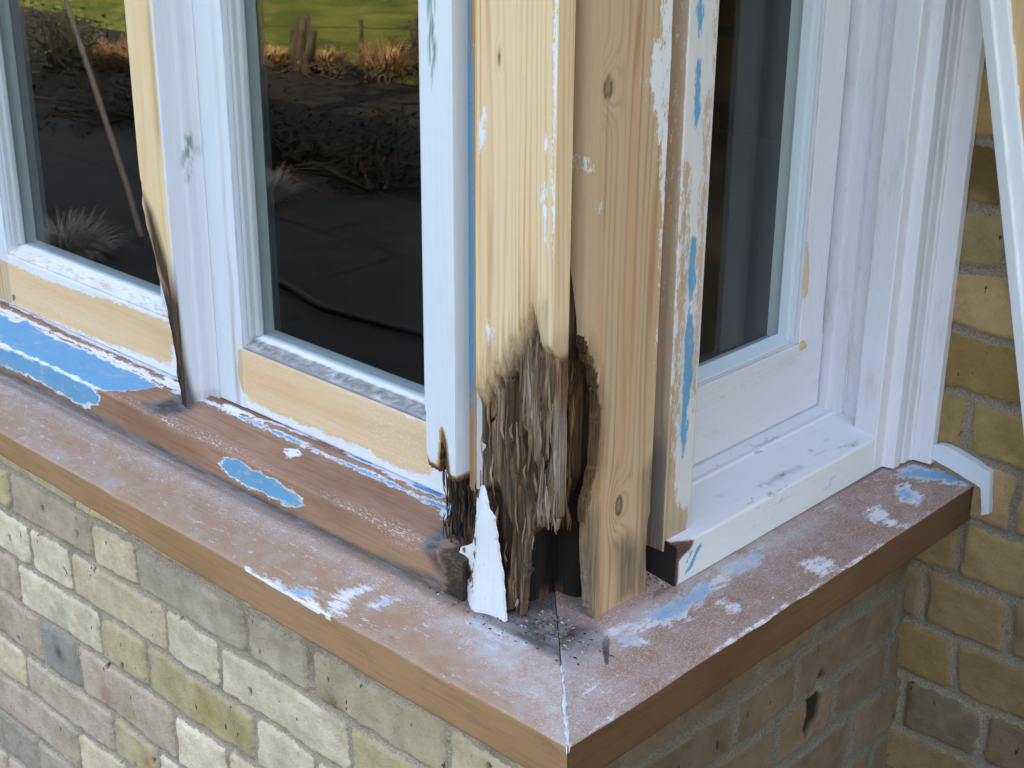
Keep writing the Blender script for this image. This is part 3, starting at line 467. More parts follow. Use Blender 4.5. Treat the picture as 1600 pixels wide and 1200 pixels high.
prism('window_cill', CP, 0, XL, -.222, M_cillL, bay, att_cl, r=.003, dp=.004, ds=.004, label='long front cill with flaking bright blue paint patches')
prism('window_cill', [(-(p[0] - .002), p[1]) for p in CP], 1, .2634, .672, M_cillR, bay, att_cr, r=.0018, dp=.004, ds=.004, label='short side cill still painted white')
# ---- sashes
ZT = 1.12
GY = .193; GX = -.205
def bead_wrap(fn):
    return fn
def sash_front(x0, x1, label, barepoly=None, first=False, parent=bay, sl=.052, sr=.052, moss=True):
    s = bpy.data.objects.new('sash', None); s.location = Vector((x0, .168, .066)) - wloc(parent); link(s, parent); s['label'] = label
    def att_r(x, y, z):
        n = len(x); front = y < .1695
        w = np.full(n, 1.)
        if barepoly:
            w = -cm(area(barepoly, x, z)); w = np.where((x > x1 - .001) | (z > .5), 1, w)
        w = np.where(front | (z > .15), w, 1)
        ch = (z > .1425) & (z < .1535) & (y < .19)
        d = np.where(ch, .62 if moss else .3, 0.) + .35 * np.clip(1 - np.abs(z - .143) / .0018, 0, 1)
        w = np.where(ch, .15, w); mo = fbm(x * 240, y * 420, z * 420, 4, 9); mr = np.where(ch & moss, sst(.25, .7, mo) * np.clip(1.2 - np.abs(z - .149) / .006, 0, 1) * .9, 0.)
        if first: d = np.maximum(d, np.clip(area('rail1_dirt', x, z) / .004 + .6, 0, 1))
        return base(n, w=w, d=d, f=np.where(front, .12, 0), r=mr, col=np.array([.10, .12, .10]) + mo[:, None] ** 2 * np.array([.22, .25, .22]))
    prism('bottom_rail', [(.168, .0675), (.215, .0675), (.215, .156), (.189, .156), (.187, .1545), (.168, .1425)], 0, x0 + sl, x1, M_rail, s, att_r, dp=.0035, ds=.005)
    def att_s(x, y, z):
        n = len(x); w = np.full(n, 1.); d = np.zeros(n)
        if barepoly: w = np.where((y < .1695) & (x < x0 + sl - .0005) & (z < .3), np.maximum(-cm(area(barepoly, x, z)), -.6), 1.)
        seam = np.clip(1 - np.abs(x - (x0 + .0135)) / .0025, 0, 1) * (y < .17)
        sm_ = np.clip(1 - np.abs(x - (x0 + .037)) / .006, 0, 1) * (y < .1695) * (.25 + .75 * sst(.42, .2, z)) * sst(.3, .55, fbm(x * 60, 0, z * 7, 3, 5))
        d = np.clip(1 - np.abs(x - (x0 + sl)) / .0015, 0, 1) * .55 * (y < .17) + seam * .25
        return base(n, w=w, d=d, r=sm_ * .85, col=np.tile([.50, .37, .31], (n, 1)))
    prism('stile', [(x0, .168), (x0 + sl, .168), (x0 + sl + .0015, .1915), (x0 + sl + .0015, .215), (x0, .215)], 2, .0675, ZT, M_white, s, att_s, dp=.003, ds=.006)
    prism('stile', [(x1 - sr, .168), (x1, .168), (x1, .215), (x1 - sr - .0015, .215), (x1 - sr - .0015, .1915)], 2, .1562, ZT, M_white, s, lambda x, y, z: base(len(x), w=np.ones(len(x))), dp=.006, ds=.02)
    prism('top_rail', [(.168, ZT + .001), (.215, ZT + .001), (.215, ZT + .06), (.168, ZT + .06)], 0, x0, x1, M_white, s, lambda x, y, z: base(len(x), w=np.ones(len(x))), dp=.01, ds=.03)
    # inner glazing bead: the stepped grey strip at the left of each pane
    prism('glazing_bead', [(x0 + sl + .0018, .176), (x0 + sl + .006, .178), (x0 + sl + .0065, .184), (x0 + sl + .010, .186), (x0 + sl + .0105, .1925), (x0 + sl + .0018, .1925)], 2, .1563, ZT - .001, M_bead, s, lambda x, y, z: base(len(x), w=np.ones(len(x))), r=.0006, dp=.003, ds=.02)
    g = MB(); g.box((x0 + .02, GY, .12), (x1 - .02, GY + .004, ZT + .02)); g.build('glass_pane', M_glass, s, smooth=False)
    return s
M_bead = painted('bead_paint', 'z', white=(.46, .50, .51), seed=15., scuff=.3)
sash_front(-.7155, -.300, 'front sash between the mullion and the corner post, bare pine bottom rail', 'rail2_bare')
sash_front(-1.262, -.775, 'front sash left of the mullion with stripped rail stained at the left', 'rail1_bare', first=True, moss=False)
# sash in the side face
sr = bpy.data.objects.new('sash', None); sr.location = Vector((-.18, .28, .066)) - wloc(bay); link(sr, bay); sr['label'] = 'narrow side sash painted white with chipped putty corner'
def att_rw(x, y, z):
    n = len(x); w = np.full(n, 1.); w = np.minimum(w, -cm(area('rw_bare', y, z))); d = .6 * np.clip(1 - np.abs(z - .1605) / .0016, 0, 1) * (x > -.184)
    wr = area('rw_worn', y, z); w = np.where((wr > 0) & (x > -.182), np.minimum(w, .1), w)
    d = np.maximum(d, .55 * np.clip(1 - np.abs(z - .0695) / .003, 0, 1))
    return base(n, w=w, d=d, f=np.full(n, .1))
prism('bottom_rail', [(-.18, .0685), (-.18, .160), (-.184, .1615), (-.2, .160), (-.225, .16), (-.225, .0685)], 1, .262, .652, M_lilac_h, sr, att_rw, dp=.003, ds=.004)
def att_rs(x, y, z):
    n = len(x); w = np.minimum(np.full(n, 1.), -cm(area('rw_bare', y, z))); w = np.where(x > -.1815, w, 1)
    d = .55 * np.clip(1 - np.abs(y - .6005) / .0015, 0, 1) * (x > -.184)
    return base(n, w=w, d=d)
prism('stile', [(-.18, .6005), (-.18, .6505), (-.225, .6505), (-.225, .6005), (-.2, .6005)], 2, .1606, ZT, M_lilac, sr, att_rs, dp=.003, ds=.006)
prism('stile', [(-.18, .262), (-.18, .31), (-.225, .31), (-.225, .262)], 2, .1606, ZT, M_lilac, sr, lambda x, y, z: base(len(x), w=np.ones(len(x))), dp=.01, ds=.03)
prism('top_rail', [(-.18, ZT + .001), (-.18, ZT + .06), (-.225, ZT + .06), (-.225, ZT + .001)], 1, .262, .652, M_lilac, sr, lambda x, y, z: base(len(x), w=np.ones(len(x))), dp=.01, ds=.03)
M_beadb = painted('blue_white_bead', 'z', white=(.60, .67, .72), seed=16., scuff=.2)
prism('glazing_bead', [(-.186, .5998), (-.186, .5972), (-.191, .5965), (-.192, .5925), (-.2035, .5905), (-.2035, .5998)], 2, .1612, ZT - .001, M_beadb, sr, lambda x, y, z: base(len(x), w=np.ones(len(x))), r=.0006, dp=.003, ds=.02)
prism('glazing_bead', [(-.186, .1613), (-.186, .1635), (-.2035, .1700), (-.2035, .1613)], 1, .3, .590, M_beadb, sr, lambda x, y, z: base(len(x), w=np.ones(len(x))), r=.0006, dp=.003, ds=.02)
g = MB(); g.box((GX - .004, .28, .12), (GX, .64, ZT + .02)); g.build('glass_pane', M_glass, sr, smooth=False)
# ---- mullion with bare, partly rotten front
def mull(x1, real):
    x0 = x1 - .056
    prof = [(x0, .128), (x1, .128), (x1 + .0012, .150), (x1 + .0035, .154), (x1 + .004, .1655), (x1 + .0165, .1665), (x1 + .0165, .215), (x0, .215)]
    def att(x, y, z):
        n = len(x); fr = (y < .1295) | ((z < .33) & (x < x1 - .0015) & (y < .160) & real)
        w = np.where(fr, -1., 1.)
        w = np.where(fr & (x > x1 - .005), .1, w)
        if real:
            g_ = cm(area('ms_green', y, z)) * (x > x1 - .002) - (x <= x1 - .002)
            d = np.clip(area('ms_dirt', y, z) / .008 + .3, 0, 1) * (x > x1 - .003)
            r = np.where(fr, np.maximum(np.clip(area('mf_rot', x, z) / .012 + .5, 0, 1), np.clip((.25 - z) / .06, 0, 1)), d * .8)
            t = fbm(x * 150, y * 150, z * 14, 3, 4)[:, None]
            col = (1 - t) * np.array([.02, .015, .012]) + t * np.array([.15, .09, .052])
            st = np.exp(-((x - (x1 - .009)) / .004) ** 2) * np.clip((z - .35) / .05, 0, 1) * np.clip((.60 - z) / .08, 0, 1) * fr * .5
            r = np.maximum(r, st); col = np.where((st > .2)[:, None], np.array([.42, .2, .07]), col)
            d = np.maximum(d * .6, np.clip((.085 - z) / .02, 0, .5)); gm = np.clip(g_ + .4, 0, 1) * sst(.46, .60, fbm(y * 330, 0, z * 90, 3, 8)) * .8; r = np.maximum(r, gm); col = np.where((gm > .05)[:, None], np.array([.10, .27, .26]), col)
            return base(n, w=w, r=r, col=col, d=d, b=np.full(n, -1.))
        return base(n, w=w)
    def warp(P):
        if not real: return P
        x, y, z = P[..., 0].copy(), P[..., 1], P[..., 2]
        # rot has eaten the left side of the foot
        edge = np.interp(z, [0.05, .12, .15, .19, .22, .26, .30, .36], [.046, .036, .030, .024, .016, .008, .002, 0])
        edge = edge + (fbm(z * 40, z * 0, z * 0, 4, 21) - .5) * .008 * (edge > .001)
        k = np.clip((x1 - x) / .056, 0, 1)
        P[..., 0] = x1 - (x1 - x) * np.where(x < x1, (1 - edge / .056), 1)
        rot = np.clip((.30 - z) / .12, 0, 1) * (y < .16) * (k > .1)
        P[..., 1] = y + rot * (fbm(x * 220, 0, z * 16, 3, 6)) * .012 * np.clip(k * 2, 0, 1)
        return P
    prism('mullion', prof, 2, .0600, ZT + .06, M_mull, bay, att, r=.0012, dp=.0025 if real else .01, ds=.004 if real else .02, warp=warp, label='white painted mullion with bare front edge blackened by rot at its foot' if real else None)
mull(-.732, True); mull(-1.264, False)
sash_front(-1.735, -1.32, 'front sash furthest from the corner post', None, moss=False)
# ---- jamb at the left of the corner post: hollow at the foot
zz = np.concatenate([np.arange(.02, .22, .0015), np.arange(.22, ZT + .05, .006)])
def vgrid(us, zs, fn): U, Z = np.meshgrid(us, zs); return U, Z, fn(U, Z)
us = np.linspace(-.2765, -.2365, 30); U, Z = np.meshgrid(us, zz)
fiber = fbm(U * 260, U * 0, Z * 18, 4, 31)
cut = area('lj_cut', U, Z) + (fbm(U * 330, 0, Z * 40, 3, 31) - .5) * .010; rotm = area('lj_rot', U, Z)
U2, Z2, cf = snap(U, Z, -cut); P = np.stack([U2, .1 + .0 * U + np.clip(rotm / .01 + .3, 0, 1) * fiber * .006, Z2], -1)
t = fiber[..., None]
att = base(U.size, w=np.where(rotm > -.0015, -1, 1.).ravel() * 1.0, r=np.clip(rotm / .003 + .4, 0, 1).ravel(), col=((1 - t) * np.array([.05, .026, .014]) + t * np.array([.28, .14, .06])).reshape(-1, 3))
lb = cm(area('lj_blue', U, Z)).ravel(); gm = (np.clip(lb * 3 + .8, 0, 1) * sst(.45, .6, fbm(U * 420, 0, Z * 50, 3, 2)).ravel()) * .85; att['r'] = np.maximum(att['r'], gm); att['col'] = np.where((gm > .05)[:, None], np.array([.10, .30, .30]), att['col'])
sheet('jamb', P, M_white, bay, att, keep=cf, ext=(0, .06, 0), label='bluish white jamb left of the corner post with its foot split and rotted off')
# filler strip in the recess (blue line and grey wood)
us = np.linspace(-.2365, -.2085, 16); U, Z = np.meshgrid(us, zz)
fiber = fbm(U * 260, U * 0, Z * 18, 4, 37); cut = .118 + .03 * (fbm(U * 120, 0, 0, 2, 3) - .5) + .012 * fiber
P = np.stack([U, .119 + 0 * U, Z], -1)
bl = np.where(U < -.2305, np.clip((Z - .215) * 9, -1, .35) + 1.6 * (fbm(U * 300, 0, Z * 14, 3, 7) - .55), -1)
w_ = np.where(U < -.2255, -.15, .55 + (fbm(U * 90, 0, Z * 7, 3, 12) - .5) * 1.2)
sheet('filler_strip', P, M_fill, bay, base(U.size, b=bl.ravel(), w=w_.ravel(), d=(.45 * np.clip(1 - np.abs(U + .2262) / .002, 0, 1)).ravel()), keep=(Z - cut)[:-1, :-1] > 0, ext=(0, .045, 0))
# ---- right jamb and its filler
us = np.linspace(.262, .3055, 26); U, Z = np.meshgrid(us, np.arange(.046, ZT + .05, .005))
w_ = np.minimum(cm(area('rj_white', U, Z)), -cm(area('rj_bare', U, Z)) * .7); w_ = np.where(Z > .6, .3 - 1.3 * (np.abs(U - .270) < .004), w_); w_ = np.where(U > .3025, 1, w_)
lowr = np.clip((.10 - Z) / .05, 0, 1)
prism('jamb', [(-.107, .262), (-.107, .3055), (-.178, .3055), (-.178, .262)], 2, .046, ZT + .05, M_jamR, bay,
      lambda x, y, z: (lambda fr: base(len(x), w=np.where(fr, np.where(z > .6, .35 - 1.3 * (np.abs(y - .270) < .004), np.maximum(np.minimum(cm(area('rj_white', y, z)), -cm(area('rj_bare', y, z)) * .7), np.where(y > .3025, 1, -1))), np.where(z < .3, -1, -.35)),
          b=np.where(fr, cm(area('rj_blue', y, z)) * 1.2 + .05, -1), r=np.clip((.10 - z) / .07, 0, .8) * (1 - fr * .55), d=np.clip((.22 - z) / .1, 0, .75) * (~fr), col=np.tile([.20, .15, .12], (len(x), 1))))(x > -.1085), dp=.0025, ds=.004, label='jamb right of the corner post, sanded white with long blue paint slivers')  # side face darkened low down, painting the shade of the gap
prism('filler_strip', [(-.129, .236), (-.129, .2615), (-.17, .2615), (-.17, .236)], 2, .0135, ZT + .05, M_fill, bay, lambda x, y, z: base(len(x), w=np.full(len(x), -.3), d=np.clip((.3 - z) / .15, 0, .9), r=np.clip((.2 - z) / .08, 0, 1), col=np.tile([.06, .045, .034], (len(x), 1))), dp=.004, ds=.01)  # lower part painted dark to read as a shaded recess
# ---- corner post: two boards on a rotten core
post = bpy.data.objects.new('corner_post', None); post.location = Vector((-.16, .16, .012)) - wloc(bay); link(post, bay)
zz = np.concatenate([np.arange(.010, .33, .0013), np.arange(.33, ZT + .06, .005)])
us = np.linspace(-.2085, -.1145, 80); U, Z = np.meshgrid(us, zz)
f1 = fbm(U * 150, U * 0, Z * 9, 4, 41); f2 = fbm(U * 60, U * 0, Z * 7, 3, 43); f3 = fbm(U * 620, U * 0, Z * 30, 3, 44)
rot = area('pl_rot', U, Z) + (f1 - .5) * .016; stain = area('pl_stain', U, Z) + (f1 - .5) * .016 + (fbm(U * 420, 0, Z * 7, 3, 48) - .5) * .05
deep = area('pl_deep', U, Z) + (f1 - .5) * .012; grey = area('pl_grey', U, Z) + (f1 - .5) * .01
R_ = sst(-.004, .014, rot); DP = sst(-.003, .006, deep)
rg = np.abs(fbm(U * 62, 0, Z * 3.6, 3, 95) - .5); rg2 = np.abs(fbm(U * 34, 0, Z * 9, 3, 96) - .5); crk = np.maximum(sst(.030, .006, rg), .8 * sst(.018, .004, rg2)) * R_
depth = R_ * (.001 + .009 * (1 - f1) + .006 * (1 - f2) + .0012 * f3) + DP * .010 + crk * .006
toc = np.clip((U + .155) / .04, 0, 1) * R_ * np.clip((.30 - Z) / .1, 0, 1); depth += toc * .004
hole = area('pl_hole', U, Z) + (fbm(U * 420, 0, Z * 14, 4, 47) - .5) * .010 + .011 * sst(.15, .12, Z)
foot = Z - (.013 + np.clip(.02 * (fbm(U * 130, 0, 0, 3, 5) - .45), 0, 1))
U2, Z2, kp = snap(U, Z, np.minimum(-hole, foot)); P = np.stack([U2, .1 + depth, Z2], -1)
pale = np.array([.46, .32, .185]); brown = np.array([.225, .138, .080]); dk = np.array([.05, .032, .02]); gy = np.array([.265, .21, .165]); red = np.array([.21, .10, .042])
c = np.ones(U.shape + (3,)) * pale
def lerp(c, k, t): k = np.clip(k, 0, 1)[..., None]; return c * (1 - k) + np.array(t) * k
c = lerp(c, sst(-.005, .03, rot), brown); c = lerp(c, sst(.42, .66, f2) * .6 * R_, gy); c = lerp(c, sst(-.004, .006, grey) * .75, [.27, .235, .21])
c = lerp(c, sst(.50, .34, f1) * R_ * .85, dk); c = lerp(c, sst(.5, .36, fbm(U * 70, 0, Z * 4, 3, 93)) * R_ * .8, [.10, .06, .035]); c = lerp(c, sst(.60, .8, f1) * R_ * .55, [.38, .29, .20]); c = lerp(c, DP * .85, dk * 1.3); c = lerp(c, crk * .9, dk * .8)
c = lerp(c, sst(.55, .7, fbm(U * 90, 0, Z * 9, 3, 77)) * R_ * .5, red)
kn = 0.9 * np.exp(-((U + .1802) / .0035) ** 2 - ((Z - .544) / .012) ** 2)
knd = np.exp(-((U + .1802) / .002) ** 2 - ((Z - .544) / .007) ** 2)
rr = np.maximum(sst(-.010, .010, stain) * .5, R_); rr = np.maximum(rr, knd); c = lerp(c, knd * (1 - R_), [.10, .055, .03])
streak = .35 * sst(.55, .7, fbm(U * 200, 0, Z * 5, 3, 91)) * sst(.33, .27, Z) * (1 - R_); rr = np.maximum(rr, streak)
w_ = cm(area('pl_white', U, Z)); w_ = np.where(U > -.1156, -1, w_); w_ = np.where(Z > .6, np.where(np.abs(U + .1165) < .0012, .5, -1), w_)
postL = sheet('board', P, M_postL, post, base(U.size, w=w_.ravel(), r=rr.ravel(), col=c.reshape(-1, 3), kn=kn.ravel(), f=(-.1 + 0 * U).ravel()), keep=kp, ext=(0, .020, 0), tw=1 - .55 * R_, label='pale front board of the corner post, its lower half shredded to grey brown fibres')
# right board
us = np.linspace(.1335, .2375, 76); U, Z = np.meshgrid(us, zz)
f1 = fbm(U * 240, U * 0, Z * 13, 4, 51); out = area('pr_out', U, Z) + (fbm(U * 60, 0, Z * 30, 2, 52) - .5) * .002 + (fbm(U * 380, 0, Z * 24, 4, 53) - .5) * .006 * (U < .18) * sst(.33, .28, Z)
keep = (out > 0) | (Z > .56)
rot = area('pr_rot', U, Z) + (f1 - .5) * .01; grey = area('pr_grey', U, Z) + (f1 - .5) * .014
edge_ = (out < .0035) & (U < .17) & (Z < .33); R_ = np.maximum(sst(-.002, .008, rot), edge_ * (Z > .12)); Gk = np.maximum(sst(-.012, .012, grey), edge_ * 1.)
c = np.ones(U.shape + (3,)) * np.array([.20, .115, .06]); c = lerp(c, sst(.55, .35, f1) * R_, dk); c = lerp(c, Gk * (1 - R_), [.235, .185, .14]); c = lerp(c, np.clip((.5 - f1) * 2.5, 0, 1) * Gk, [.07, .055, .045]); c = lerp(c, edge_ * 1., [.13, .115, .10]); c = lerp(c, edge_ * sst(.11, .15, Z), [.075, .036, .018])
def knot(u0, z0, a, b):
    e = np.hypot((U - u0) / a, (Z - z0) / b); return np.exp(-(e / 3.2) ** 2) * 1.5, np.exp(-((e - 1.0) / .34) ** 2), e
k1, d1, e1 = knot(.1545, .5211, .0048, .0075); k2, d2, e2 = knot(DATA['knotsr'][1][0][0], DATA['knotsr'][1][0][1], .0042, .0085)
ring = np.clip(d1 + d2, 0, 1); inn = np.clip((e1 < 1) * .9 + (e2 < 1) * .9, 0, 1)
stn = np.clip(1 - (out - .001) / .016, 0, 1) * (U < .18) * sst(.34, .27, Z) * sst(.35, .65, f1 + .15) * sst(.05, .12, Z); c = lerp(c, stn * .9, [.17, .095, .05])
c = lerp(c, ring, [.09, .05, .03]); c = lerp(c, inn * (1 - ring), [.27, .17, .10])
tail = np.exp(-((U - .1548) / .0009) ** 2) * (Z < .512) * (Z > .40) * .55; c = lerp(c, tail, [.22, .10, .04])
rr = np.maximum.reduce([R_, Gk * .8, stn * .8, ring * .95, inn * .8, tail])
w_ = cm(area('pr_white', U, Z)) - .12; w_ = np.where((Z > .56) & (np.abs(U - .2345) < .0012), .5, w_)
U2, Z2, kp = snap(U, Z, np.where(Z > .56, .02, out))
postR = sheet('board', np.stack([-.107 - R_ * .004 * f1 - 0 * U, U2, Z2], -1)[:, ::1], M_postR, post, base(U.size, w=w_.ravel(), r=rr.ravel(), col=c.reshape(-1, 3), kn=(k1 + k2).ravel(), f=np.where(area('pr_white', U, Z, [0, 1]).ravel() > -.012, .3, 0) + .06 * (Z.ravel() < .25)), keep=kp, ext=(-.022, 0, 0), tw=.42 + .58 * sst(.30, .40, Z), label='side board of the corner post, bare knotty pine')
# core
tt = np.concatenate([np.linspace(0, 1, 56), np.linspace(1.02, 2, 50)]); path = []
for t in tt:
    path.append((-.206 + .084 * t, .1215) if t <= 1 else (-.1275, .1240 + .113 * (t - 1)))
path = np.array(path); zc = np.concatenate([np.arange(.008, .36, .0022), np.arange(.36, ZT + .05, .01)])
T, Z = np.meshgrid(tt, zc); PX = np.interp(T, tt, path[:, 0]); PY = np.interp(T, tt, path[:, 1])
f1 = fbm(T * 30, 0, Z * 7, 4, 61); f2 = fbm(T * 5, 0, Z * 5, 3, 62)
cav = np.exp(-((T - 1.0) / .42) ** 2) * sst(.325, .22, Z + .03 * (f1 - .5)); cav2 = np.exp(-((T - .92) / .40) ** 2) * sst(.155, .115, Z + .02 * (f1 - .5))
left = np.exp(-((T - .0) / .3) ** 2) * sst(.17, .11, Z)
dd = cav * (.012 + .014 * f1) + cav2 * .040 + left * .02 * f1
cx, cy = -.168, .168; L = np.hypot(PX - cx, PY - cy); PX = PX + (cx - PX) / L * np.minimum(dd, L * .8); PY = PY + (cy - PY) / L * np.minimum(dd, L * .8)
c = np.ones(T.shape + (3,)) * np.array([.17, .062, .026]); rz = sst(.36, .27, Z)
c = lerp(c, rz, [.19, .095, .04]); c = lerp(c, (.52 - f1) * 4 * rz, [.018, .011, .008]); c = lerp(c, sst(.18, .10, Z + .04 * (f1 - .5)) * .98, [.007, .006, .005])  # red-brown rot; the black low down paints the shade of the hollow
c = lerp(c, np.exp(-((Z - .022) / .007) ** 2) * sst(.5, .62, f2) * .6, [.20, .10, .04]); rr = np.maximum(rz, .0)
gr = np.clip((.44 - np.abs(T - 1.0)), 0, 1) * 0
sheet('core', np.stack([PX, PY, Z], -1), M_core, post, base(T.size, r=np.maximum(rz, .5 + .5 * sst(.3, .6, fbm(T * 60, 0, Z * .35, 3, 8))).ravel(), col=c.reshape(-1, 3)), thick=None, label='dark hollow heartwood inside the foot of the post')
# ---- shell: leftover skin of white paint at the foot
us = np.linspace(-.245, -.145, 90); zs = np.arange(.008, .155, .0014); U, Z = np.meshgrid(us, zs)
sd_ = area('shell', U, Z) + (fbm(U * 160, 0, Z * 160, 3, 71) - .5) * .004
bend = .0035 * np.sin((Z - .01) * 20) + .008 * np.clip((-.2 - U) / .03, 0, 1)
crum = np.clip((-.203 - U) / .004, 0, 1)
spk = fbm(U * 130, 0, Z * 130, 4, 73)
U2, Z2, kp = snap(U, Z, sd_)
bend = bend + .010 * np.clip((Z - .10) / .05, 0, 1) ** 2 - .006 * np.exp(-((U + .198 - (Z - .07) * .1) / .012) ** 2) + .0015 * (fbm(U * 40, 0, Z * 25, 3, 12) - .5)
sheet('paint_shell', np.stack([U2, .0945 + bend, Z2], -1), M_skin, post, base(U.size, w=np.where((crum > .5) & (spk > .5), -1, .9).ravel(), r=((crum > .5) & (spk > .5)).astype(float).ravel() * .95, col=np.tile([.15, .095, .06], (U.size, 1))), keep=kp, ext=(.001, .003, 0), label='curled sliver of thick white paint standing at the foot of the post')
# ---- black decayed wood behind the cut jamb foot
us = np.linspace(-.315, -.197, 90); zs = np.arange(.010, .20, .0016); U, Z = np.meshgrid(us, zs)
f1 = fbm(U * 210, 0, Z * 16, 4, 81)
top = .17 - .05 * np.abs(U + .24) / .05
yy = .118 + .022 * (1 - f1) + .03 * np.clip((Z - .12) / .07, 0, 1) + .035 * np.clip((-.272 - U) / .03, 0, 1)
yy = yy - .014 * np.exp(-((Z - .02) / .03) ** 2) * (U > -.29)
c = np.ones(U.shape + (3,)) * np.array([.07, .045, .03]); c = lerp(c, (.55 - f1) * 4, [.012, .010, .009]); c = lerp(c, sst(.58, .75, f1) * .7, [.17, .11, .07]); c = lerp(c, sst(.1, .16, Z) * .5, [.22, .10, .035])
sheet('decayed_block', np.stack([U, yy, Z], -1), M_core, post, base(U.size, r=np.ones(U.size), col=c.reshape(-1, 3)), keep=None, thick=None, label='blackened crumbling wood where the jamb foot is missing')
# ---- loose splinters standing out of the rot
V = []; F = []; C = []
def sliver(p, L, wd, th, lean, col, ny=(0, -1, 0), k=6):
    ny = np.array(ny, float); side = np.cross(ny, [0, 0, 1.0]); side /= np.linalg.norm(side); o = len(V)
    ph = random.random() * 6
    for i in range(k + 1):
        t = i / k; wv = wd * (1 - abs(2 * t - 1) ** 2.2) * .5 + wd * .04
        ctr = np.array(p) + np.array([0, 0, L * t]) + side * (lean * L * t + .0010 * math.sin(ph + 5 * t)) + ny * (th * math.sin(math.pi * t) + .0006)
        for s in (-1, 0, 1): V.append(ctr + side * wv * s + ny * (wd * .30 if s == 0 else -.0004)); C.append(np.array(col) * (.8 + .4 * random.random()))
    for i in range(k):
        for s in (0, 1): a = o + i * 3 + s; F.append([a, a + 1, a + 4, a + 3])
cols = [(.28, .19, .12), (.24, .16, .10), (.18, .12, .075), (.33, .24, .165), (.28, .23, .185), (.12, .08, .055), (.26, .155, .08)]
def depthL(u, z):
    a1 = fbm(np.array([u * 150]), 0, np.array([z * 9]), 4, 41)[0]; a2 = fbm(np.array([u * 60]), 0, np.array([z * 7]), 3, 43)[0]
    return .001 + .011 * (1 - a1) + .007 * (1 - a2)
cnt = 0
while cnt < 60:
    u = random.uniform(-.2085, -.1150); z = random.uniform(.02, .30); L = random.uniform(.010, .045) * (1.3 if z > .1 else .8); zc_ = z + L / 2
    uu = np.array([u, u]); zq = np.array([z, z + L])
    if area('pl_rot', uu, zq).min() < .002 or area('pl_hole', uu, zq).max() > -.001: continue
    dk_ = area('pl_deep', uu, zq).max() > 0
    sliver((u, .1 + depthL(u, zc_) - .001, z), L, random.uniform(.0008, .0036), random.uniform(0, .003), random.uniform(-.08, .08), random.choice(cols[1:3] + cols[5:]) if dk_ else random.choice(cols)); cnt += 1
for k in range(150):      # fibres on the inside of the notch
    z = random.uniform(.10, .28); y = random.uniform(.128, .150); L = random.uniform(.015, .06)
    sliver((-.131 - random.uniform(0, .010) - (.150 - y) * .12, y, z), L, random.uniform(.001, .0026), random.uniform(0, .004), random.uniform(-.05, .05), random.choice([(.22, .105, .042), (.16, .075, .03), (.08, .04, .02), (.30, .16, .07)]), (.8, -.6, 0))
for k in range(90):      # torn lip above the hollow and the black stump
    u = random.uniform(-.138, -.116); z = random.uniform(.118, .15); L = random.uniform(.015, .05)
    sliver((u, .108 + random.uniform(0, .01), z), L, random.uniform(.001, .003), random.uniform(0, .002), random.uniform(-.1, .1), random.choice(cols[:5]))
for k in range(170):
    u = random.uniform(-.268, -.200); z = random.uniform(.03, .12); L = random.uniform(.012, .04)
    sliver((u, .113 + random.uniform(0, .014), z), L, random.uniform(.0008, .0026), random.uniform(0, .003), random.uniform(-.12, .12), random.choice([(.03, .024, .02), (.06, .04, .028), (.13, .08, .05), (.02, .017, .016)]))
M_spl = vcol('splinter_wood', .85, 300, .4, (1, 1, .05))
mk('splinters', V, F, M_spl, post, {'col': np.array(C)}, smooth=False)
# ---- frame at the house end of the side window
FP = [(-.225, .6555), (-.168, .6555), (-.1675, .6585), (-.150, .659), (-.1497, .6625), (-.1472, .6625), (-.1465, .6602), (-.124, .660), (-.1235, .645), (-.091, .642), (-.0905, .6595), (-.0885, .662), (-.077, .664), (-.0765, .678), (-.0795, .6795), (-.0795, .6845), (-.0765, .686), (-.0765, .699), (-.074, .701), (-.074, .704), (-.052, .706), (-.052, .719), (-.225, .719)]
def att_f(x, y, z):
    n = len(x); d = .35 * np.clip(1 - np.abs(z - .02) / .012, 0, 1)
    d = np.maximum(d, .35 * ((np.abs(y - .682) < .0015) | (np.abs(y - .7025) < .0015)) * (x > -.09)); d = np.maximum(d, .5 * np.clip(1 - np.abs(y - .6605) / .001, 0, 1) * (x < -.125) * (x > -.13))
    d = np.maximum(d, .55 * np.clip(1 - np.abs(y - .6535) / .002, 0, 1) * (x > -.185) * (x < -.16)); d = np.maximum(d, .4 * np.clip(1 - np.abs(z - .072) / .004, 0, 1) * (x < -.12) * (x > -.17))
    return base(n, w=np.where((z < .03) & (x > -.1), .25, 1.), d=d)
prism('window_frame', FP, 2, .0135, ZT + .06, M_lilac, bay, att_f, r=.0014, dp=.0022, ds=.008, label='moulded frame of the side window against the house wall')
# ---- head, fascia and roof of the bay above the picture
M_lead = plain('roof_lead', (.16, .17, .18), .55, .3, 12)
hd = MB(); z0 = ZT + .0605
hd.box((XL, .10, z0), (-.1, .23, z0 + .10)); hd.box((-.23, .2302, z0), (-.1, .719, z0 + .10)); hd.build('window_head', plain('head_paint', (.7, .7, .72), .5, .05), bay, smooth=False)
rf = MB(); rf.box((XL - .02, .0, z0 + .102), (.01, .719, z0 + .20)); rf.build('bay_roof', M_lead, bay, smooth=False)
ep = MB(); ep.box((XL, .10, .0625), (-1.737, .23, z0 - .001)); ep.build('end_post', plain('end_post_paint', (.72, .72, .75), .5, .05), bay, smooth=False)
ep = MB(); ep.box((XL, .2305, .06), (XL + .08, .719, z0 - .001)); ep.build('end_panel', plain('panel_paint', (.72, .72, .75), .5, .05), bay, smooth=False)
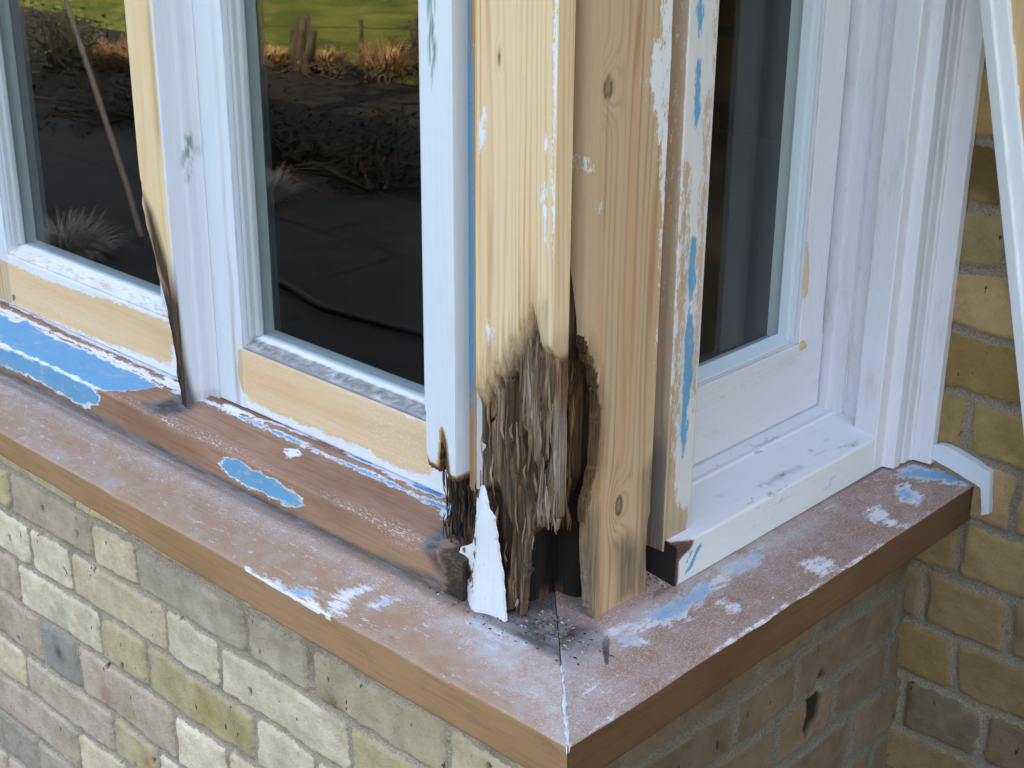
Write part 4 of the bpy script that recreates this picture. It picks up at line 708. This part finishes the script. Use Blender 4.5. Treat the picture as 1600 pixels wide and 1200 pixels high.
# white fillet closing the sill against the wall
U, Z = np.meshgrid(np.linspace(-.08, .04, 150), np.linspace(-.045, .055, 126))
sd_ = area('trim', U, Z) + (fbm(U * 120, 0, Z * 120, 2, 5) - .5) * .0015
U2, Z2, kp = snap(U, Z, sd_ - .0030)
sheet('end_fillet', np.stack([U2, .7100 + 0 * U, Z2], -1), M_white, bay, base(U.size, w=np.ones(U.size)), keep=kp, ext=(0, .012, 0))
# ================================================================= BRICKWORK
CREAM = (.82, .70, .50); BUFF = (.74, .60, .40); OLIVE = (.64, .52, .35); MAUVE = (.47, .395, .30); PINK = (.63, .49, .36); GREY = (.37, .35, .30); YEL = (.60, .49, .28); RED = (.46, .27, .19); GRN = (.52, .43, .31); TAN = (.62, .49, .36)
def brick_mat(name, dirt=(.30, .28, .2), mort=(.50, .405, .305)):
    n = N(name); c = n.attr('col', 'col'); m_ = n.attr('m')
    e = n.math('ADD', m_, n.math('MULTIPLY', n.math('SUBTRACT', n.noise((1, 1, 1), 190, 5, .72), .5), 1.5)); k = n.math('MULTIPLY_ADD', e, 3.0, .5, clamp=True)
    t = n.noise((1, 1, 1), 26, 5, .7); c = n.mix(n.ss(t, .3, .75), n.mix(1.0, c, (1.12, 1.12, 1.12), 'MULTIPLY'), n.mix(1.0, c, (.80, .77, .70), 'MULTIPLY'))
    t2 = n.noise((1, 1, 1), 9, 4, .6, loc=(4, 4, 4)); c = n.mix(n.math('MULTIPLY', n.ss(t2, .55, .75), .45), c, dirt)
    pits = n.noise((1.0, 1.0, .5), 95, 3, .55, loc=(1, 8, 1)); pk = n.ss(pits, .69, .73); c = n.mix(n.math('MULTIPLY', pk, .85), c, (.045, .035, .03))
    ch = n.noise((1, 1, 1), 55, 5, .75, loc=(2, 6, 2)); c = n.mix(n.math('MULTIPLY', n.ss(ch, .58, .72), .42), c, n.mix(1.0, c, (.55, .50, .42), 'MULTIPLY')); c = n.mix(n.math('MULTIPLY', n.ss(ch, .42, .32), .35), c, n.mix(1.0, c, (1.18, 1.2, 1.22), 'MULTIPLY'))
    vs = n.noise((1, 1, .6), 150, 4, .7, loc=(5, 5, 9)); c = n.mix(n.math('MULTIPLY', n.ss(vs, .62, .70), .35), c, (.16, .125, .08))
    fine = n.noise((1, 1, 1), 700, 3, .7); c = n.mix(n.math('MULTIPLY', n.ss(fine, .5, .7), .18), c, (.2, .16, .1))
    mc = n.mix(n.ss(n.noise((1, 1, 1), 480, 4, .8), .35, .65), tuple(q * .62 for q in mort), tuple(q * 1.25 for q in mort)); mc = n.mix(n.math('MULTIPLY', n.ss(n.noise((1, 1, 1), 16, 4, .6, loc=(7, 1, 3)), .5, .7), .5), mc, (.20, .18, .15))
    col = n.mix(k, mc, c)
    h = n.math('ADD', n.math('MULTIPLY', n.noise((1, 1, 1), 170, 6, .75), 1.3), n.math('MULTIPLY', fine, .5)); h = n.math('SUBTRACT', h, pk)
    return n.done(col, .92, n.bump(h, .8, .003), .2)
def brick_sheet(name, mat, parent, S, Z, beds, joints, colors, place, seed, wob=.004, soft=0.0, extra=None, **kw):
    SS, ZZ = np.meshgrid(S, Z)
    sw = SS + (fbm(SS * 14, ZZ * 14, 0, 3, seed) - .5) * wob * 2.2; zw = ZZ + (fbm(SS * 11, ZZ * 11, 0, 3, seed + 5) - .5) * wob * 2.6
    beds = np.array(beds)        # descending
    row = np.clip(np.searchsorted(-beds, -zw) - 1, 0, len(beds) - 2)
    m = np.zeros(SS.shape); c = np.zeros(SS.shape + (3,)); hh = np.zeros(SS.shape)
    for r in range(len(beds) - 1):
        k = row == r; J = np.array(joints[r]); b = np.clip(np.searchsorted(J, sw[k]) - 1, 0, len(J) - 2)
        l, rt = J[b], J[b + 1]; dx = np.minimum(sw[k] - l, rt - sw[k]) - .0048; dz = np.minimum(beds[r] - zw[k], zw[k] - beds[r + 1]) - .0055
        q = np.where((dx < .006) & (dz < .006), .006 - np.hypot(.006 - np.minimum(dx, .006), .006 - np.minimum(dz, .006)), np.minimum(dx, dz))
        hsh = _h(b.astype(np.int64), np.full(b.shape, r), b.astype(np.int64) * 0, seed); 
        q = q + (fbm(SS[k] * 110, ZZ[k] * 110, 0, 4, seed + 2) - .5) * .0075 - .0012 * (hsh > .8)
        m[k] = q; cl = np.array([colors[r][i % len(colors[r])] for i in range(len(J) - 1)])
        cc = cl[b]; alt = fbm(SS[k] * 24, ZZ[k] * 24, hsh * 50, 3, seed + 9)[:, None]
        other = np.array([YEL, PINK, OLIVE, CREAM])[(hsh * 3.999).astype(int)]
        cc = cc * (1 - sst(.55, .8, alt) * .4) + other * sst(.55, .8, alt) * .4
        c[k] = cc * (.90 + .2 * hsh[:, None]); hh[k] = (hsh - .5) * .0025
    h = sst(-.002, .0035, m) * .0058 + hh * (m > 0) + (fbm(SS * 40, ZZ * 40, 0, 4, seed + 3) - .5) * .003 + (fbm(SS * 5, ZZ * 5, 0, 2, seed + 4) - .5) * .006
    if soft: h *= (1 - soft); 
    m = m * (1 - soft) - 0
    mm = np.clip(m * 330, -1, 1); mott = soft * (fbm(SS * 12, ZZ * 12, 0, 3, seed + 19)); mm = mm - mott * 1.2
    if extra: h, c, mm = extra(SS, ZZ, h, c, mm)
    P = place(SS, ZZ, h)
    return sheet(name, P, mat, parent, {'col': c.reshape(-1, 3), 'm': mm.ravel()}, **kw)
M_brL = brick_mat('buff_brick'); M_brR = brick_mat('shaded_brick', (.15, .135, .085), (.22, .19, .14)); M_brH = brick_mat('yellow_brick', (.20, .155, .075), (.31, .255, .19))  # side-face brick and mortar tones are darkened to hold that wall's shade
wall = thing('brick_wall', 'low buff stock brick wall carrying the bay window sill', 'brick wall', (-.5, .1, -.85))
bedsL = [-.030, -.088, -.155, -.226, -.298, -.378, -.447, -.522, -.597, -.672, -.747, -.825, -.90]
def rj(seed, a, b):
    r = random.Random(seed); J = [a - r.random() * .15]
    while J[-1] < b: J.append(J[-1] + r.choice([.215, .112, .215]) + .01)
    return J
jl = [rj(1, XL, .1)] + [[-2.1, -1.9, -1.69, -1.57, -1.36, -1.24, -1.027, -.827, -.728, -.505, -.395, -.189, .05],
      [-2.1, -1.87, -1.76, -1.54, -1.43, -1.21, -.989, -.888, -.675, -.566, -.340, -.225, .05], [-2.1, -1.82, -1.6, -1.49, -1.27, -1.035, -.831, -.725, -.507, -.395, -.18, .05],
      [-2.1, -1.75, -1.53, -1.42, -1.20, -.992, -.898, -.674, -.56, -.34, -.23, .05], [-2.1, -1.88, -1.66, -1.44, -1.27, -1.049, -.828, -.72, -.50, -.39, -.17, .05]] + [rj(k + 9, XL, .1) for k in range(6)]
A_ = [OLIVE, BUFF, OLIVE, TAN, BUFF, YEL, TAN, BUFF, MAUVE, GRN, OLIVE, BUFF]
B_ = [BUFF, OLIVE, BUFF, TAN, BUFF, CREAM, CREAM, BUFF, CREAM, CREAM, YEL, BUFF]
C_ = [BUFF, TAN, CREAM, BUFF, PINK, CREAM, YEL, YEL, CREAM, BUFF, CREAM]
D_ = [TAN, BUFF, CREAM, OLIVE, PINK, GREY, PINK, CREAM, BUFF, CREAM, TAN]
E_ = [TAN, BUFF, CREAM, BUFF, BUFF, TAN, YEL, CREAM, BUFF, OLIVE, CREAM]
cl_ = [[OLIVE, BUFF], A_, B_, C_, D_, E_, [RED, PINK, BUFF, TAN], [GRN, OLIVE, MAUVE], [BUFF, OLIVE, PINK], [TAN, GRN], [BUFF, YEL], [TAN, OLIVE]]
SX = np.concatenate([np.arange(XL, -1.3, .008), np.arange(-1.3, -.0695, .0026)]); SX[-1] = -.07
ZL = np.arange(-.86, -.03, .0026)
def exL(S, Z, h, c, m):
    # pock marks the size of a fingertip in several bricks
    r = random.Random(5)
    for k in range(46):
        s0, z0, a = r.uniform(-1.15, -.12), r.uniform(-.5, -.09), r.uniform(.0016, .0040); e = sst(.25, .7, np.exp(-((S - s0) / a) ** 2 - ((Z - z0) / (a * 1.7)) ** 2) + .5 * (fbm(S * 400, Z * 400, 0, 2, 3) - .5)); h = h - e * .004; c = c * (1 - .85 * e[..., None])
    for s0, z0, a, col in [(-.945, -.335, .010, (.05, .05, .05)), (-.60, -.262, .022, (.46, .33, .10)), (-.54, -.27, .018, (.40, .33, .12)), (-.83, -.355, .02, RED), (-.745, -.41, .011, (.50, .24, .16)), (-.77, -.35, .016, (.55, .42, .22)), (-.36, -.145, .016, (.25, .17, .08))]:
        e = np.exp(-((S - s0) / a) ** 2 - ((Z - z0) / a) ** 2)[..., None] * .85; c = c * (1 - e) + np.array(col) * e
    return h, c, m
brick_sheet('front_face', M_brL, wall, SX, ZL, bedsL, jl, cl_, lambda S, Z, h: np.stack([S, .0425 - h - .0008, Z], -1), 101, extra=exL, label='front face in pale cream and yellow bricks')
SY = np.arange(.0415, .724, .0028); bedsR = bedsL
jr = [rj(k + 40, 0, .8) for k in range(12)]; cr = [[OLIVE, TAN, MAUVE], [GRN, TAN, OLIVE], [TAN, MAUVE, GRN], [TAN, OLIVE, BUFF]] * 3
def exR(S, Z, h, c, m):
    g = np.array([.22, .175, .11]); c = c * np.array([.24, .205, .18]) + g * .34  # shade of the side wall multiplied into the brick colour
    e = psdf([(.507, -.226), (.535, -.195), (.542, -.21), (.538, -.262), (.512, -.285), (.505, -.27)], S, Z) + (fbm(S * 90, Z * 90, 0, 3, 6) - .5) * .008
    k = sst(-.002, .004, e); h = h - k * .0062; c = c * (1 - .88 * k[..., None]); return h, c, m  # shallow hole, its inner shade painted as near black
brick_sheet('side_face', M_brR, wall, SY, ZL, bedsR, jr, cr, lambda S, Z, h: np.stack([-.0725 + h + .0008, S, Z], -1), 131, soft=.68, extra=exR, label='side face, darkened in colour for shade and smeared with mortar')
cb = MB(); cb.box((XL + .003, .05, -.86), (-.08, .262, -.047)); cb.box((-.30, .263, -.86), (-.08, .715, -.047)); cb.build('backing', plain('brick_core', (.3, .25, .2)), wall, smooth=False)
# ---- main wall of the house
house = thing('house_wall', 'yellow stock brick wall of the house behind the bay on the right', 'brick wall', (.3, .85, -.85))
bedsH = [1.06, .985, .91, .835, .76, .685, .61, .56, .483, .405, .327, .255, .182, .106, .030, -.050, -.129, -.208, -.287, -.365, -.44, -.515, -.59, -.665, -.74, -.815, -.89]
jh = [rj(k * 3 + 70, -.1, .9) for k in range(len(bedsH) - 1)]
for i, v in ((16, -.045), (17, .005), (18, -.06)): jh[i] = [-.3, v, v + .112, v + .33, v + .44, v + .66, v + .77, 1.2]
ch = [[YEL, OLIVE, YEL, BUFF], [OLIVE, YEL, TAN]] * 13
ch[9] = [(.20, .15, .07), (.26, .18, .08)]; ch[10] = [(.47, .43, .29)]; ch[11] = [(.42, .33, .155), OLIVE]; ch[12] = [(.40, .31, .15)]; ch[13] = [(.44, .37, .21)]; ch[14] = [TAN, PINK]; ch[15] = [OLIVE]; ch[16] = [GRN, OLIVE]; ch[17] = [YEL, OLIVE]; ch[18] = [MAUVE, GREY]
def exH(S, Z, h, c, m):
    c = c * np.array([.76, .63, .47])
    k = sst(.05, -.25, Z)[..., None]; c = c * (1 - .35 * k); return h, c, m  # corner shade put into the colour, darker towards the ground
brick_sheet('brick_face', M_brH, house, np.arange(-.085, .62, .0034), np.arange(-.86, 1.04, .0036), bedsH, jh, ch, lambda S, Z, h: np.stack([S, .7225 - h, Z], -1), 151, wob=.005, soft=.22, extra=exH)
def far_brick():
    n = N('far_brick'); b = n.new('ShaderNodeTexBrick'); X, Y, Z = n.sep(n.wp()); cmb = n.new('ShaderNodeCombineXYZ'); n.put(cmb.inputs[0], X); n.put(cmb.inputs[1], Z); n.put(b.inputs['Vector'], cmb.outputs[0])
    for k, v in (('Scale', 1.0), ('Brick Width', .225), ('Row Height', .075), ('Mortar Size', .006)): b.inputs[k].default_value = v
    b.inputs['Color1'].default_value = (.40, .34, .2, 1); b.inputs['Color2'].default_value = (.3, .24, .13, 1); b.inputs['Mortar'].default_value = (.26, .23, .19, 1)
    return n.done(b.outputs[0], .9, n.bump(b.outputs[1], .4, .005), .2)
hb = MB()
HT = 3.05
hb.box((.619, .722, -.86), (7, 1.0, HT)); hb.box((-13, .722, -.86), (XL - .001, 1.0, HT)); hb.box((XL, .722, 1.39), (.6185, 1.0, HT)); hb.box((-.08, .7305, -.86), (.6185, .999, 1.389))
hb.build('brickwork', far_brick(), house, smooth=False)
rb = MB(); rb.box((-13.3, .35, HT), (7.3, .72, HT + .12)); rb.build('eaves', plain('eaves_paint', (.6, .6, .6), .5, .05), house, smooth=False)
V = [(-13.3, .30, HT + .121), (7.3, .30, HT + .121), (7.3, 4.2, HT + 2.0), (-13.3, 4.2, HT + 2.0), (-13.3, 8.2, HT + .121), (7.3, 8.2, HT + .121)]
mk('roof', V, [[0, 1, 2, 3], [3, 2, 5, 4], [0, 3, 4], [1, 5, 2], [0, 4, 5, 1]], plain('roof_slate', (.13, .13, .14), .6, .3, 8), house, smooth=False)
# ---- room behind the glass, its dimness painted as near-black walls
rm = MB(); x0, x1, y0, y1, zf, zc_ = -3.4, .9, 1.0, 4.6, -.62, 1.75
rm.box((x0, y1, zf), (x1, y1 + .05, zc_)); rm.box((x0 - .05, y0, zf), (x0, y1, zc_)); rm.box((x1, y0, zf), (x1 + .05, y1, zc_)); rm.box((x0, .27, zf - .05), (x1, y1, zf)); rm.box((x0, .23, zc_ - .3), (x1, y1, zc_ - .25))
rm.box((XL + .09, .235, -.7), (XL + .11, 1.0, 1.4)); rm.build('interior_room', plain('dimmed_room_paint', (.016, .015, .015), .8, .3, 3), None, smooth=False, kind='structure')
# ================================================================= LEANING BOARD
LB0 = np.array([.322, .640, -.85]); LB1 = np.array([-.078, .640, .76])
ax_ = LB1 - LB0; LL = np.linalg.norm(ax_); ez = ax_ / LL; ey = np.array([0, 1.0, 0]); ex = np.cross(ey, ez); ex /= np.linalg.norm(ex); ey = np.cross(ez, ex)
LP = [(0, 0), (.0135, -.004), (.015, -.001), (.030, -.001), (.0315, .004), (.098, .004), (.098, .026), (0, .026)]
Dn = dense(LP, .001, .003); k_ = int(LL / .01); VV = []; 
for i in range(k_ + 1): VV.append(LB0 + ez * (LL * i / k_) + Dn[:, :1] * ex + Dn[:, 1:] * ey)
VV = np.array(VV); n_ = len(Dn); FF = grid_faces(k_ + 1, n_, closed=True).tolist() + [list(range(n_))[::-1], [k_ * n_ + q for q in range(n_)]]
lx = np.tile(Dn[:, 0], k_ + 1); ly = np.tile(Dn[:, 1], k_ + 1); lz = np.repeat(np.arange(k_ + 1), n_) * .01
wv = np.where((lx < .0312 + .0012 * (fbm(lz * 40, 0, 0, 3, 4) - .5)), 1, -1.) ; wv = np.where((ly > .01) & (lx > .002), -1, wv)
M_plank = painted('plank', 'z', early=(.62, .42, .22), late=(.48, .28, .12), freq=300, seed=21., scuff=.08)
mk('leaning_board', VV.reshape(-1, 3), FF, M_plank, None, label='long timber board with white painted edge leaning beside the bay at the right border', cat='board', loc=tuple(LB0 + ex * .05), attrs= base(len(lx), w=wv, d=.35 * (np.abs(lx - .0142) < .0012)))
# ---- flaky filler in the mitre of the sill
V = []; F = []
for i in range(60):
    t = -.001 - i * .0013; z = -t * .129; wl = max(.0003, .0016 * (fbm(np.array([i * .23]), 0, 0, 3, 5)[0] - .18) * 2.2 * (1.4 if i < 36 else .5)); wr = max(.0002, .0016 * (fbm(np.array([i * .31 + 9]), 0, 0, 3, 6)[0] - .2) * 2)
    for s, h_ in ((-wl, .0002), (0, .0009), (wr, .0002)): V.append((t + s * .707, -t + s * .707, z + h_ + .0004))
    if i: F += [[(i - 1) * 3 + q, (i - 1) * 3 + q + 1, i * 3 + q + 1, i * 3 + q] for q in (0, 1)]
mk('mitre_filler', V, F, plain('filler', (.55, .62, .70), .7, .2, 200), bay)
# ================================================================= CRUMBS ON THE SILL
V = []; F = []; C = []
for k in range(300):
    a, b = random.choice([(-.125, .118), (-.135, .11), (-.165, .092), (-.112, .25), (-.24, .10), (-.095, .11)]); x = random.gauss(a, .018); y = random.gauss(b, .012)
    if x > -.02 or y < .01: continue
    z = .129 * min(y, -x) + .0008; s = random.uniform(.0004, .0015); e = random.uniform(1, 3.0); t = random.uniform(0, 3.14); o = len(V)
    for q in range(5):
        aa = q * 1.2566 + t; V.append((x + math.cos(aa) * s * (e if q % 2 else 1), y + math.sin(aa) * s, z + random.uniform(-.0003, .0004)))
    V.append((x, y, z + s * .7)); col = random.choice([(.05, .04, .035), (.1, .07, .05), (.2, .13, .08), (.32, .24, .17), (.03, .03, .03), (.4, .4, .42)])
    C += [col] * 6; F += [[o + q, o + (q + 1) % 5, o + 5] for q in range(5)]
for k in range(46):
    a, b = random.choice([(-.128, .113), (-.14, .105), (-.112, .125), (-.205, .088)]); x = random.gauss(a, .016); y = random.gauss(b, .010); L = random.uniform(.002, .007); wd = random.uniform(.0006, .0018); t = random.uniform(0, 3.14); z = .129 * max(min(y, -x), 0) + .001
    d = np.array([math.cos(t), math.sin(t), random.uniform(-.05, .25)]); s = np.array([-math.sin(t), math.cos(t), 0]); o = len(V); p = np.array([x, y, z])
    V += [tuple(q) for q in (p - d * L * .5, p + s * wd, p + d * L * .5, p - s * wd, p + np.array([0, 0, wd * 1.3]))]; C += [random.choice([(.10, .06, .035), (.22, .13, .07), (.30, .22, .14), (.05, .04, .03)])] * 5; F += [[o, o + 1, o + 4], [o + 1, o + 2, o + 4], [o + 2, o + 3, o + 4], [o + 3, o, o + 4]]
mk('wood_crumbs', V, F, M_spl, None, {'col': np.array(C)}, smooth=False, kind='stuff', label='dark wood crumbs and paint flakes scattered round the post foot', cat='debris', loc=(-.13, .11, .014))
# ================================================================= GARDEN (seen mirrored in the panes)
def patio_mat():
    n = N('paving'); b = n.new('ShaderNodeTexBrick'); n.put(b.inputs['Vector'], n.scale((1, 1, 1))); b.offset = .37
    for k, v in (('Scale', 1.0), ('Brick Width', .75), ('Row Height', .6), ('Mortar Size', .014), ('Mortar Smooth', .3)): b.inputs[k].default_value = v
    b.inputs['Color1'].default_value = (.05, .042, .036, 1); b.inputs['Color2'].default_value = (.04, .035, .031, 1); b.inputs['Mortar'].default_value = (.015, .015, .014, 1)
    t = n.noise((1, 1, 1), 6, 6, .7); c = n.mix(n.ss(t, .35, .7), b.outputs[0], n.mix(1.0, b.outputs[0], (.55, .55, .5), 'MULTIPLY'))
    return n.done(c, .8, n.bump(t, .4, .01), .3)
def gnd(name, x0, x1, y0, y1, z, mat, nn=40, amp=0.0, **kw):
    U, W_ = np.meshgrid(np.linspace(x0, x1, nn), np.linspace(y0, y1, nn)); return sheet(name, np.stack([U, W_, z + amp * (fbm(U * .5, W_ * .5, 0, 4, 3) - .5)], -1), mat, None, kind='structure', **kw)
n = N('lawn_grass'); t = n.noise((1, 1, 1), 1.8, 7, .75); t2 = n.noise((1, 1, 1), 40, 4, .7); c = n.mix(n.ss(t, .38, .62), (.065, .085, .016), (.17, .175, .035)); c = n.mix(n.math('MULTIPLY', n.ss(t2, .4, .7), .5), c, (.05, .075, .015)); M_lawn = n.done(c, .9, n.bump(t2, .8, .03), .1)
gnd('ground', -220, 220, -220, 220, -.87, plain('far_ground', (.09, .105, .025), .9), 60)
gnd('lawn', -60, 30, -60, -4.9, -.856, M_lawn, 80, .05)
gnd('soil_bed', -13, 6, -5.1, -3.0, -.852, plain('soil', (.020, .015, .011), .95, .5, 8, bump=.8, dist=.03), 60, .05)
gnd('patio', -9, 6, -3.1, .2, -.85, patio_mat(), 12)
M_leaf = vcol('blades', .8, 8, .3); M_bark = plain('bark', (.09, .065, .045), .9, .5, 14, (1, 1, .2), .8, .01)
def blade(mb, p, ang, tilt, L, wd, col, droop=.6, k=4):
    d = np.array([math.cos(ang), math.sin(ang), 0]); s = np.array([-d[1], d[0], 0]); V = []; q = np.array(p, float); a = tilt
    for i in range(k + 1):
        wv = wd * (1 - (i / k) ** 1.5) + .0008; V += [q - s * wv, q + s * wv]; q = q + (d * math.sin(a) + np.array([0, 0, math.cos(a)])) * L / k; a += droop / k
    mb.add(V, [[2 * i, 2 * i + 1, 2 * i + 3, 2 * i + 2] for i in range(k)], col)
def tussock(name, x, y, R_, H, n_, cols_, label, droop=.9, wd=.004, group=None, spread=.9):
    mb = MB()
    for i in range(n_):
        a = random.uniform(0, 6.283); r = R_ * .3 * math.sqrt(random.random()); blade(mb, (x + r * math.cos(a), y + r * math.sin(a), -.86), a + random.uniform(-.5, .5), random.uniform(0, spread), H * random.uniform(.55, 1.1), wd, random.choice(cols_), droop * random.uniform(.5, 1.5))
    return mb.build(name, M_leaf, None, smooth=False, label=label, cat='ornamental grass', loc=(x, y, -.86), group=group)
straw = [(.56, .34, .15), (.46, .26, .11), (.66, .46, .24), (.30, .16, .07)]; pale_ = [(.42, .39, .34), (.34, .31, .27), (.48, .45, .40)]
tussock('feather_grass', -4.3, -2.55, .2, .17, 420, pale_, 'pale feathery grass tuft mirrored at the left of the wide right pane', 1.3, .0035, 'feather grasses on the patio')
tussock('feather_grass', -4.15, -1.50, .3, .20, 480, pale_, 'pale feathery grass tuft mirrored at the foot of the left pane', 1.3, .0035, 'feather grasses on the patio')
for (x, y, h, lab) in [(-6.30, -5.02, .24, 'tall straw coloured sunlit grass clump mirrored beside the pane edge'), (-6.74, -4.91, .16, 'small sunlit straw clump mirrored in the middle of the wide pane'), (-7.07, -4.75, .13, 'low rusty sunlit clump mirrored at the left of the wide pane'), (-7.55, -3.98, .22, 'sunlit orange clump mirrored at the right of the left pane'), (-7.71, -3.8, .2, 'sunlit reddish clump mirrored in the middle of the left pane')]:
    tussock('straw_grass', x, y, .3, h, 420, straw, lab, .7, .004, 'sunlit straw clumps in the border')
def shrub(name, label, x, y, R_, H, n_, cols_, leaf=.03, trunk=.0, twig=60, group=None, cat='shrub', z0=-.86):
    o = thing(name, label, cat, (x, y, z0), group); mb = MB()
    cl = [(random.gauss(0, R_ * .45), random.gauss(0, R_ * .45), random.uniform(trunk + .05, H * .85), random.uniform(.12, .3) * R_) for _ in range(26)]
    for i in range(n_):
        cx_, cy_, cz_, cr_ = random.choice(cl); v = np.random.normal(size=3) * cr_; p = np.array([x + cx_, y + cy_, z0 + cz_]) + v; p[2] = max(p[2], z0 + .03)
        a = np.random.normal(size=3); a /= np.linalg.norm(a); b = np.cross(a, np.random.normal(size=3)); b /= np.linalg.norm(b); s = leaf * random.uniform(.5, 1.3)
        mb.add([p - a * s, p + b * s * .45, p + a * s, p - b * s * .45], [[0, 1, 2, 3]], random.choice(cols_))
    mb.build('foliage', M_leaf, o, smooth=False); tb = MB()
    for i in range(twig):
        cx_, cy_, cz_, cr_ = random.choice(cl); e = np.array([x + cx_, y + cy_, z0 + cz_]); s = np.array([x + random.gauss(0, .05), y + random.gauss(0, .05), z0 - .02]); mid = (s * .5 + e * .5) + np.random.normal(size=3) * .06
        V, F = tube([s, mid, e], [.012 + trunk * .03, .008, .003], 5); tb.add(V, F)
    tb.build('stems', M_bark, o); return o
dkg = [(.018, .028, .011), (.026, .042, .015), (.012, .02, .008)]; twg = [(.16, .10, .05), (.10, .07, .035), (.2, .13, .06)]
shrub('shrub', 'brown twiggy shrub mirrored at the upper right of the wide pane', -6.25, -5.42, .3, .40, 900, twg, .010, twig=160, group='shrubs in the border')
shrub('shrub', 'dark low evergreen mirrored in the shade of the wide pane', -4.1, -3.05, .4, .2, 1500, dkg, .015, group='shrubs in the border')
shrub('shrub', 'dark sprawling evergreen in the shade left of the wide pane', -4.7, -3.1, .4, .2, 1500, dkg, .015, group='shrubs in the border')
shrub('shrub', 'yellow green leafy bush mirrored near the top of the left pane', -7.75, -3.62, .28, .48, 900, [(.10, .13, .03), (.16, .18, .05), (.06, .08, .02)], .015, group='shrubs in the border')
shrub('shrub', 'dark green mound in the shade of the left pane', -6.2, -3.2, .5, .25, 1300, dkg, .018, group='shrubs in the border')
for i in range(9):
    x = -5.9 - i * .28; shrub('border_plant', 'low leafy plant %s along the sunlit border edge' % ['nearest the house corner', 'second from the house corner', 'third from the house corner', 'fourth from the house corner', 'fifth, in the middle of the row', 'fourth from the far end', 'third from the far end', 'second from the far end', 'at the far end'][i], x, -4.95 + .11 * i + random.uniform(-.08, .08), .2, .10, 260, [(.12, .09, .04), (.2, .12, .05), (.07, .08, .03), (.26, .17, .08)], .010, twig=12, group='low plants along the border', cat='plant')
# fence on the lawn side
fc = thing('garden_fence', 'low rustic post and wire fence along the lawn mirrored in the panes', 'fence', (-6.8, -5.2, -.86)); pb = []
for i in range(9):
    x = -5.6 - i * .28; y = -5.22 + (x + 6.7) * -.75; V, F = tube([(x, y, -.9), (x + random.uniform(-.01, .01), y, -.86 + random.uniform(.24, .31))], [.014, .012], 8); mk('post', V, F, M_bark, fc)
for h_ in (.12, .23):
    V, F = tube([(-5.6 - i * .28, -5.22 + (-5.6 - i * .28 + 6.7) * -.75, -.86 + h_) for i in range(9)], .003, 5); mk('wire', V, F, M_bark, fc)
# dark shrub trunk and stump
st = thing('tree_stump', 'dark forked stump standing before the lawn, mirrored in the wide pane', 'stump', (-6.75, -4.7, -.86)); mb = MB()
for dx, h_ in ((0, .30), (.06, .34), (.13, .27)): V, F = tube([(-6.80 + dx, -4.7, -.9), (-6.80 + dx * 1.2, -4.7, -.72), (-6.80 + dx * 1.5 + .02, -4.7, -.86 + h_)], [.045, .035, .022], 9); mb.add(V, F)
mb.build('trunk', M_bark, st)
# tree at the left
tr = thing('garden_tree', 'grey brown tree trunk mirrored at the left border of the left pane', 'tree', (-5.15, -1.8, -.86)); V, F = tube([(-5.15, -1.8, -.9), (-5.12, -1.8, -.2), (-5.2, -1.78, .8), (-5.1, -1.85, 1.9), (-5.2, -1.8, 3.0)], [.12, .085, .08, .07, .04], 12); mk('trunk', V, F, plain('tree_bark', (.17, .13, .10), .9, .5, 10, (1, 1, .2), .8, .02), tr); mb = MB()
for i in range(14):
    a = i * 2.4; z = .9 + i * .15; V, F = tube([(-5.15, -1.82, z), (-5.15 + math.cos(a) * .6, -1.82 + math.sin(a) * .6, z + .5), (-5.15 + math.cos(a) * 1.3, -1.82 + math.sin(a) * 1.2, z + .8)], [.035, .02, .006], 6); mb.add(V, F)
mb.build('branches', M_bark, tr)
mb = MB()
for i in range(1600):
    a = random.uniform(0, 6.28); r = random.uniform(.3, 1.5); p = np.array([-5.15 + math.cos(a) * r, -1.82 + math.sin(a) * r, random.uniform(1.5, 3.6)]); q = np.random.normal(size=3) * .03; b = np.random.normal(size=3) * .02; mb.add([p - q, p + b, p + q, p - b], [[0, 1, 2, 3]], random.choice(dkg + twg))
mb.build('crown', M_leaf, tr, smooth=False)
# cane leaning over the border
V, F = tube([(-4.2, -1.86, -.86), (-4.95, -2.15, -.35), (-5.65, -2.42, .06), (-6.3, -2.66, .38)], [.011, .011, .010, .009], 8)
mk('garden_cane', V, F, plain('cane', (.42, .36, .28), .6, .2, 40), None, label='thin pale cane leaning across the view mirrored in the left pane', cat='cane', loc=(-4.2, -1.86, -.86))
V, F = tube([(-2.0, -2.0, -.838), (-2.5, -1.85, -.838), (-3.0, -1.78, -.838), (-3.7, -1.95, -.838), (-4.4, -2.3, -.838)], .012, 8)
mk('garden_hose', V, F, plain('hose_rubber', (.05, .06, .05), .5), None, label='dark hose lying on the patio mirrored low in the wide pane', cat='hose', loc=(-2, -2, -.85))
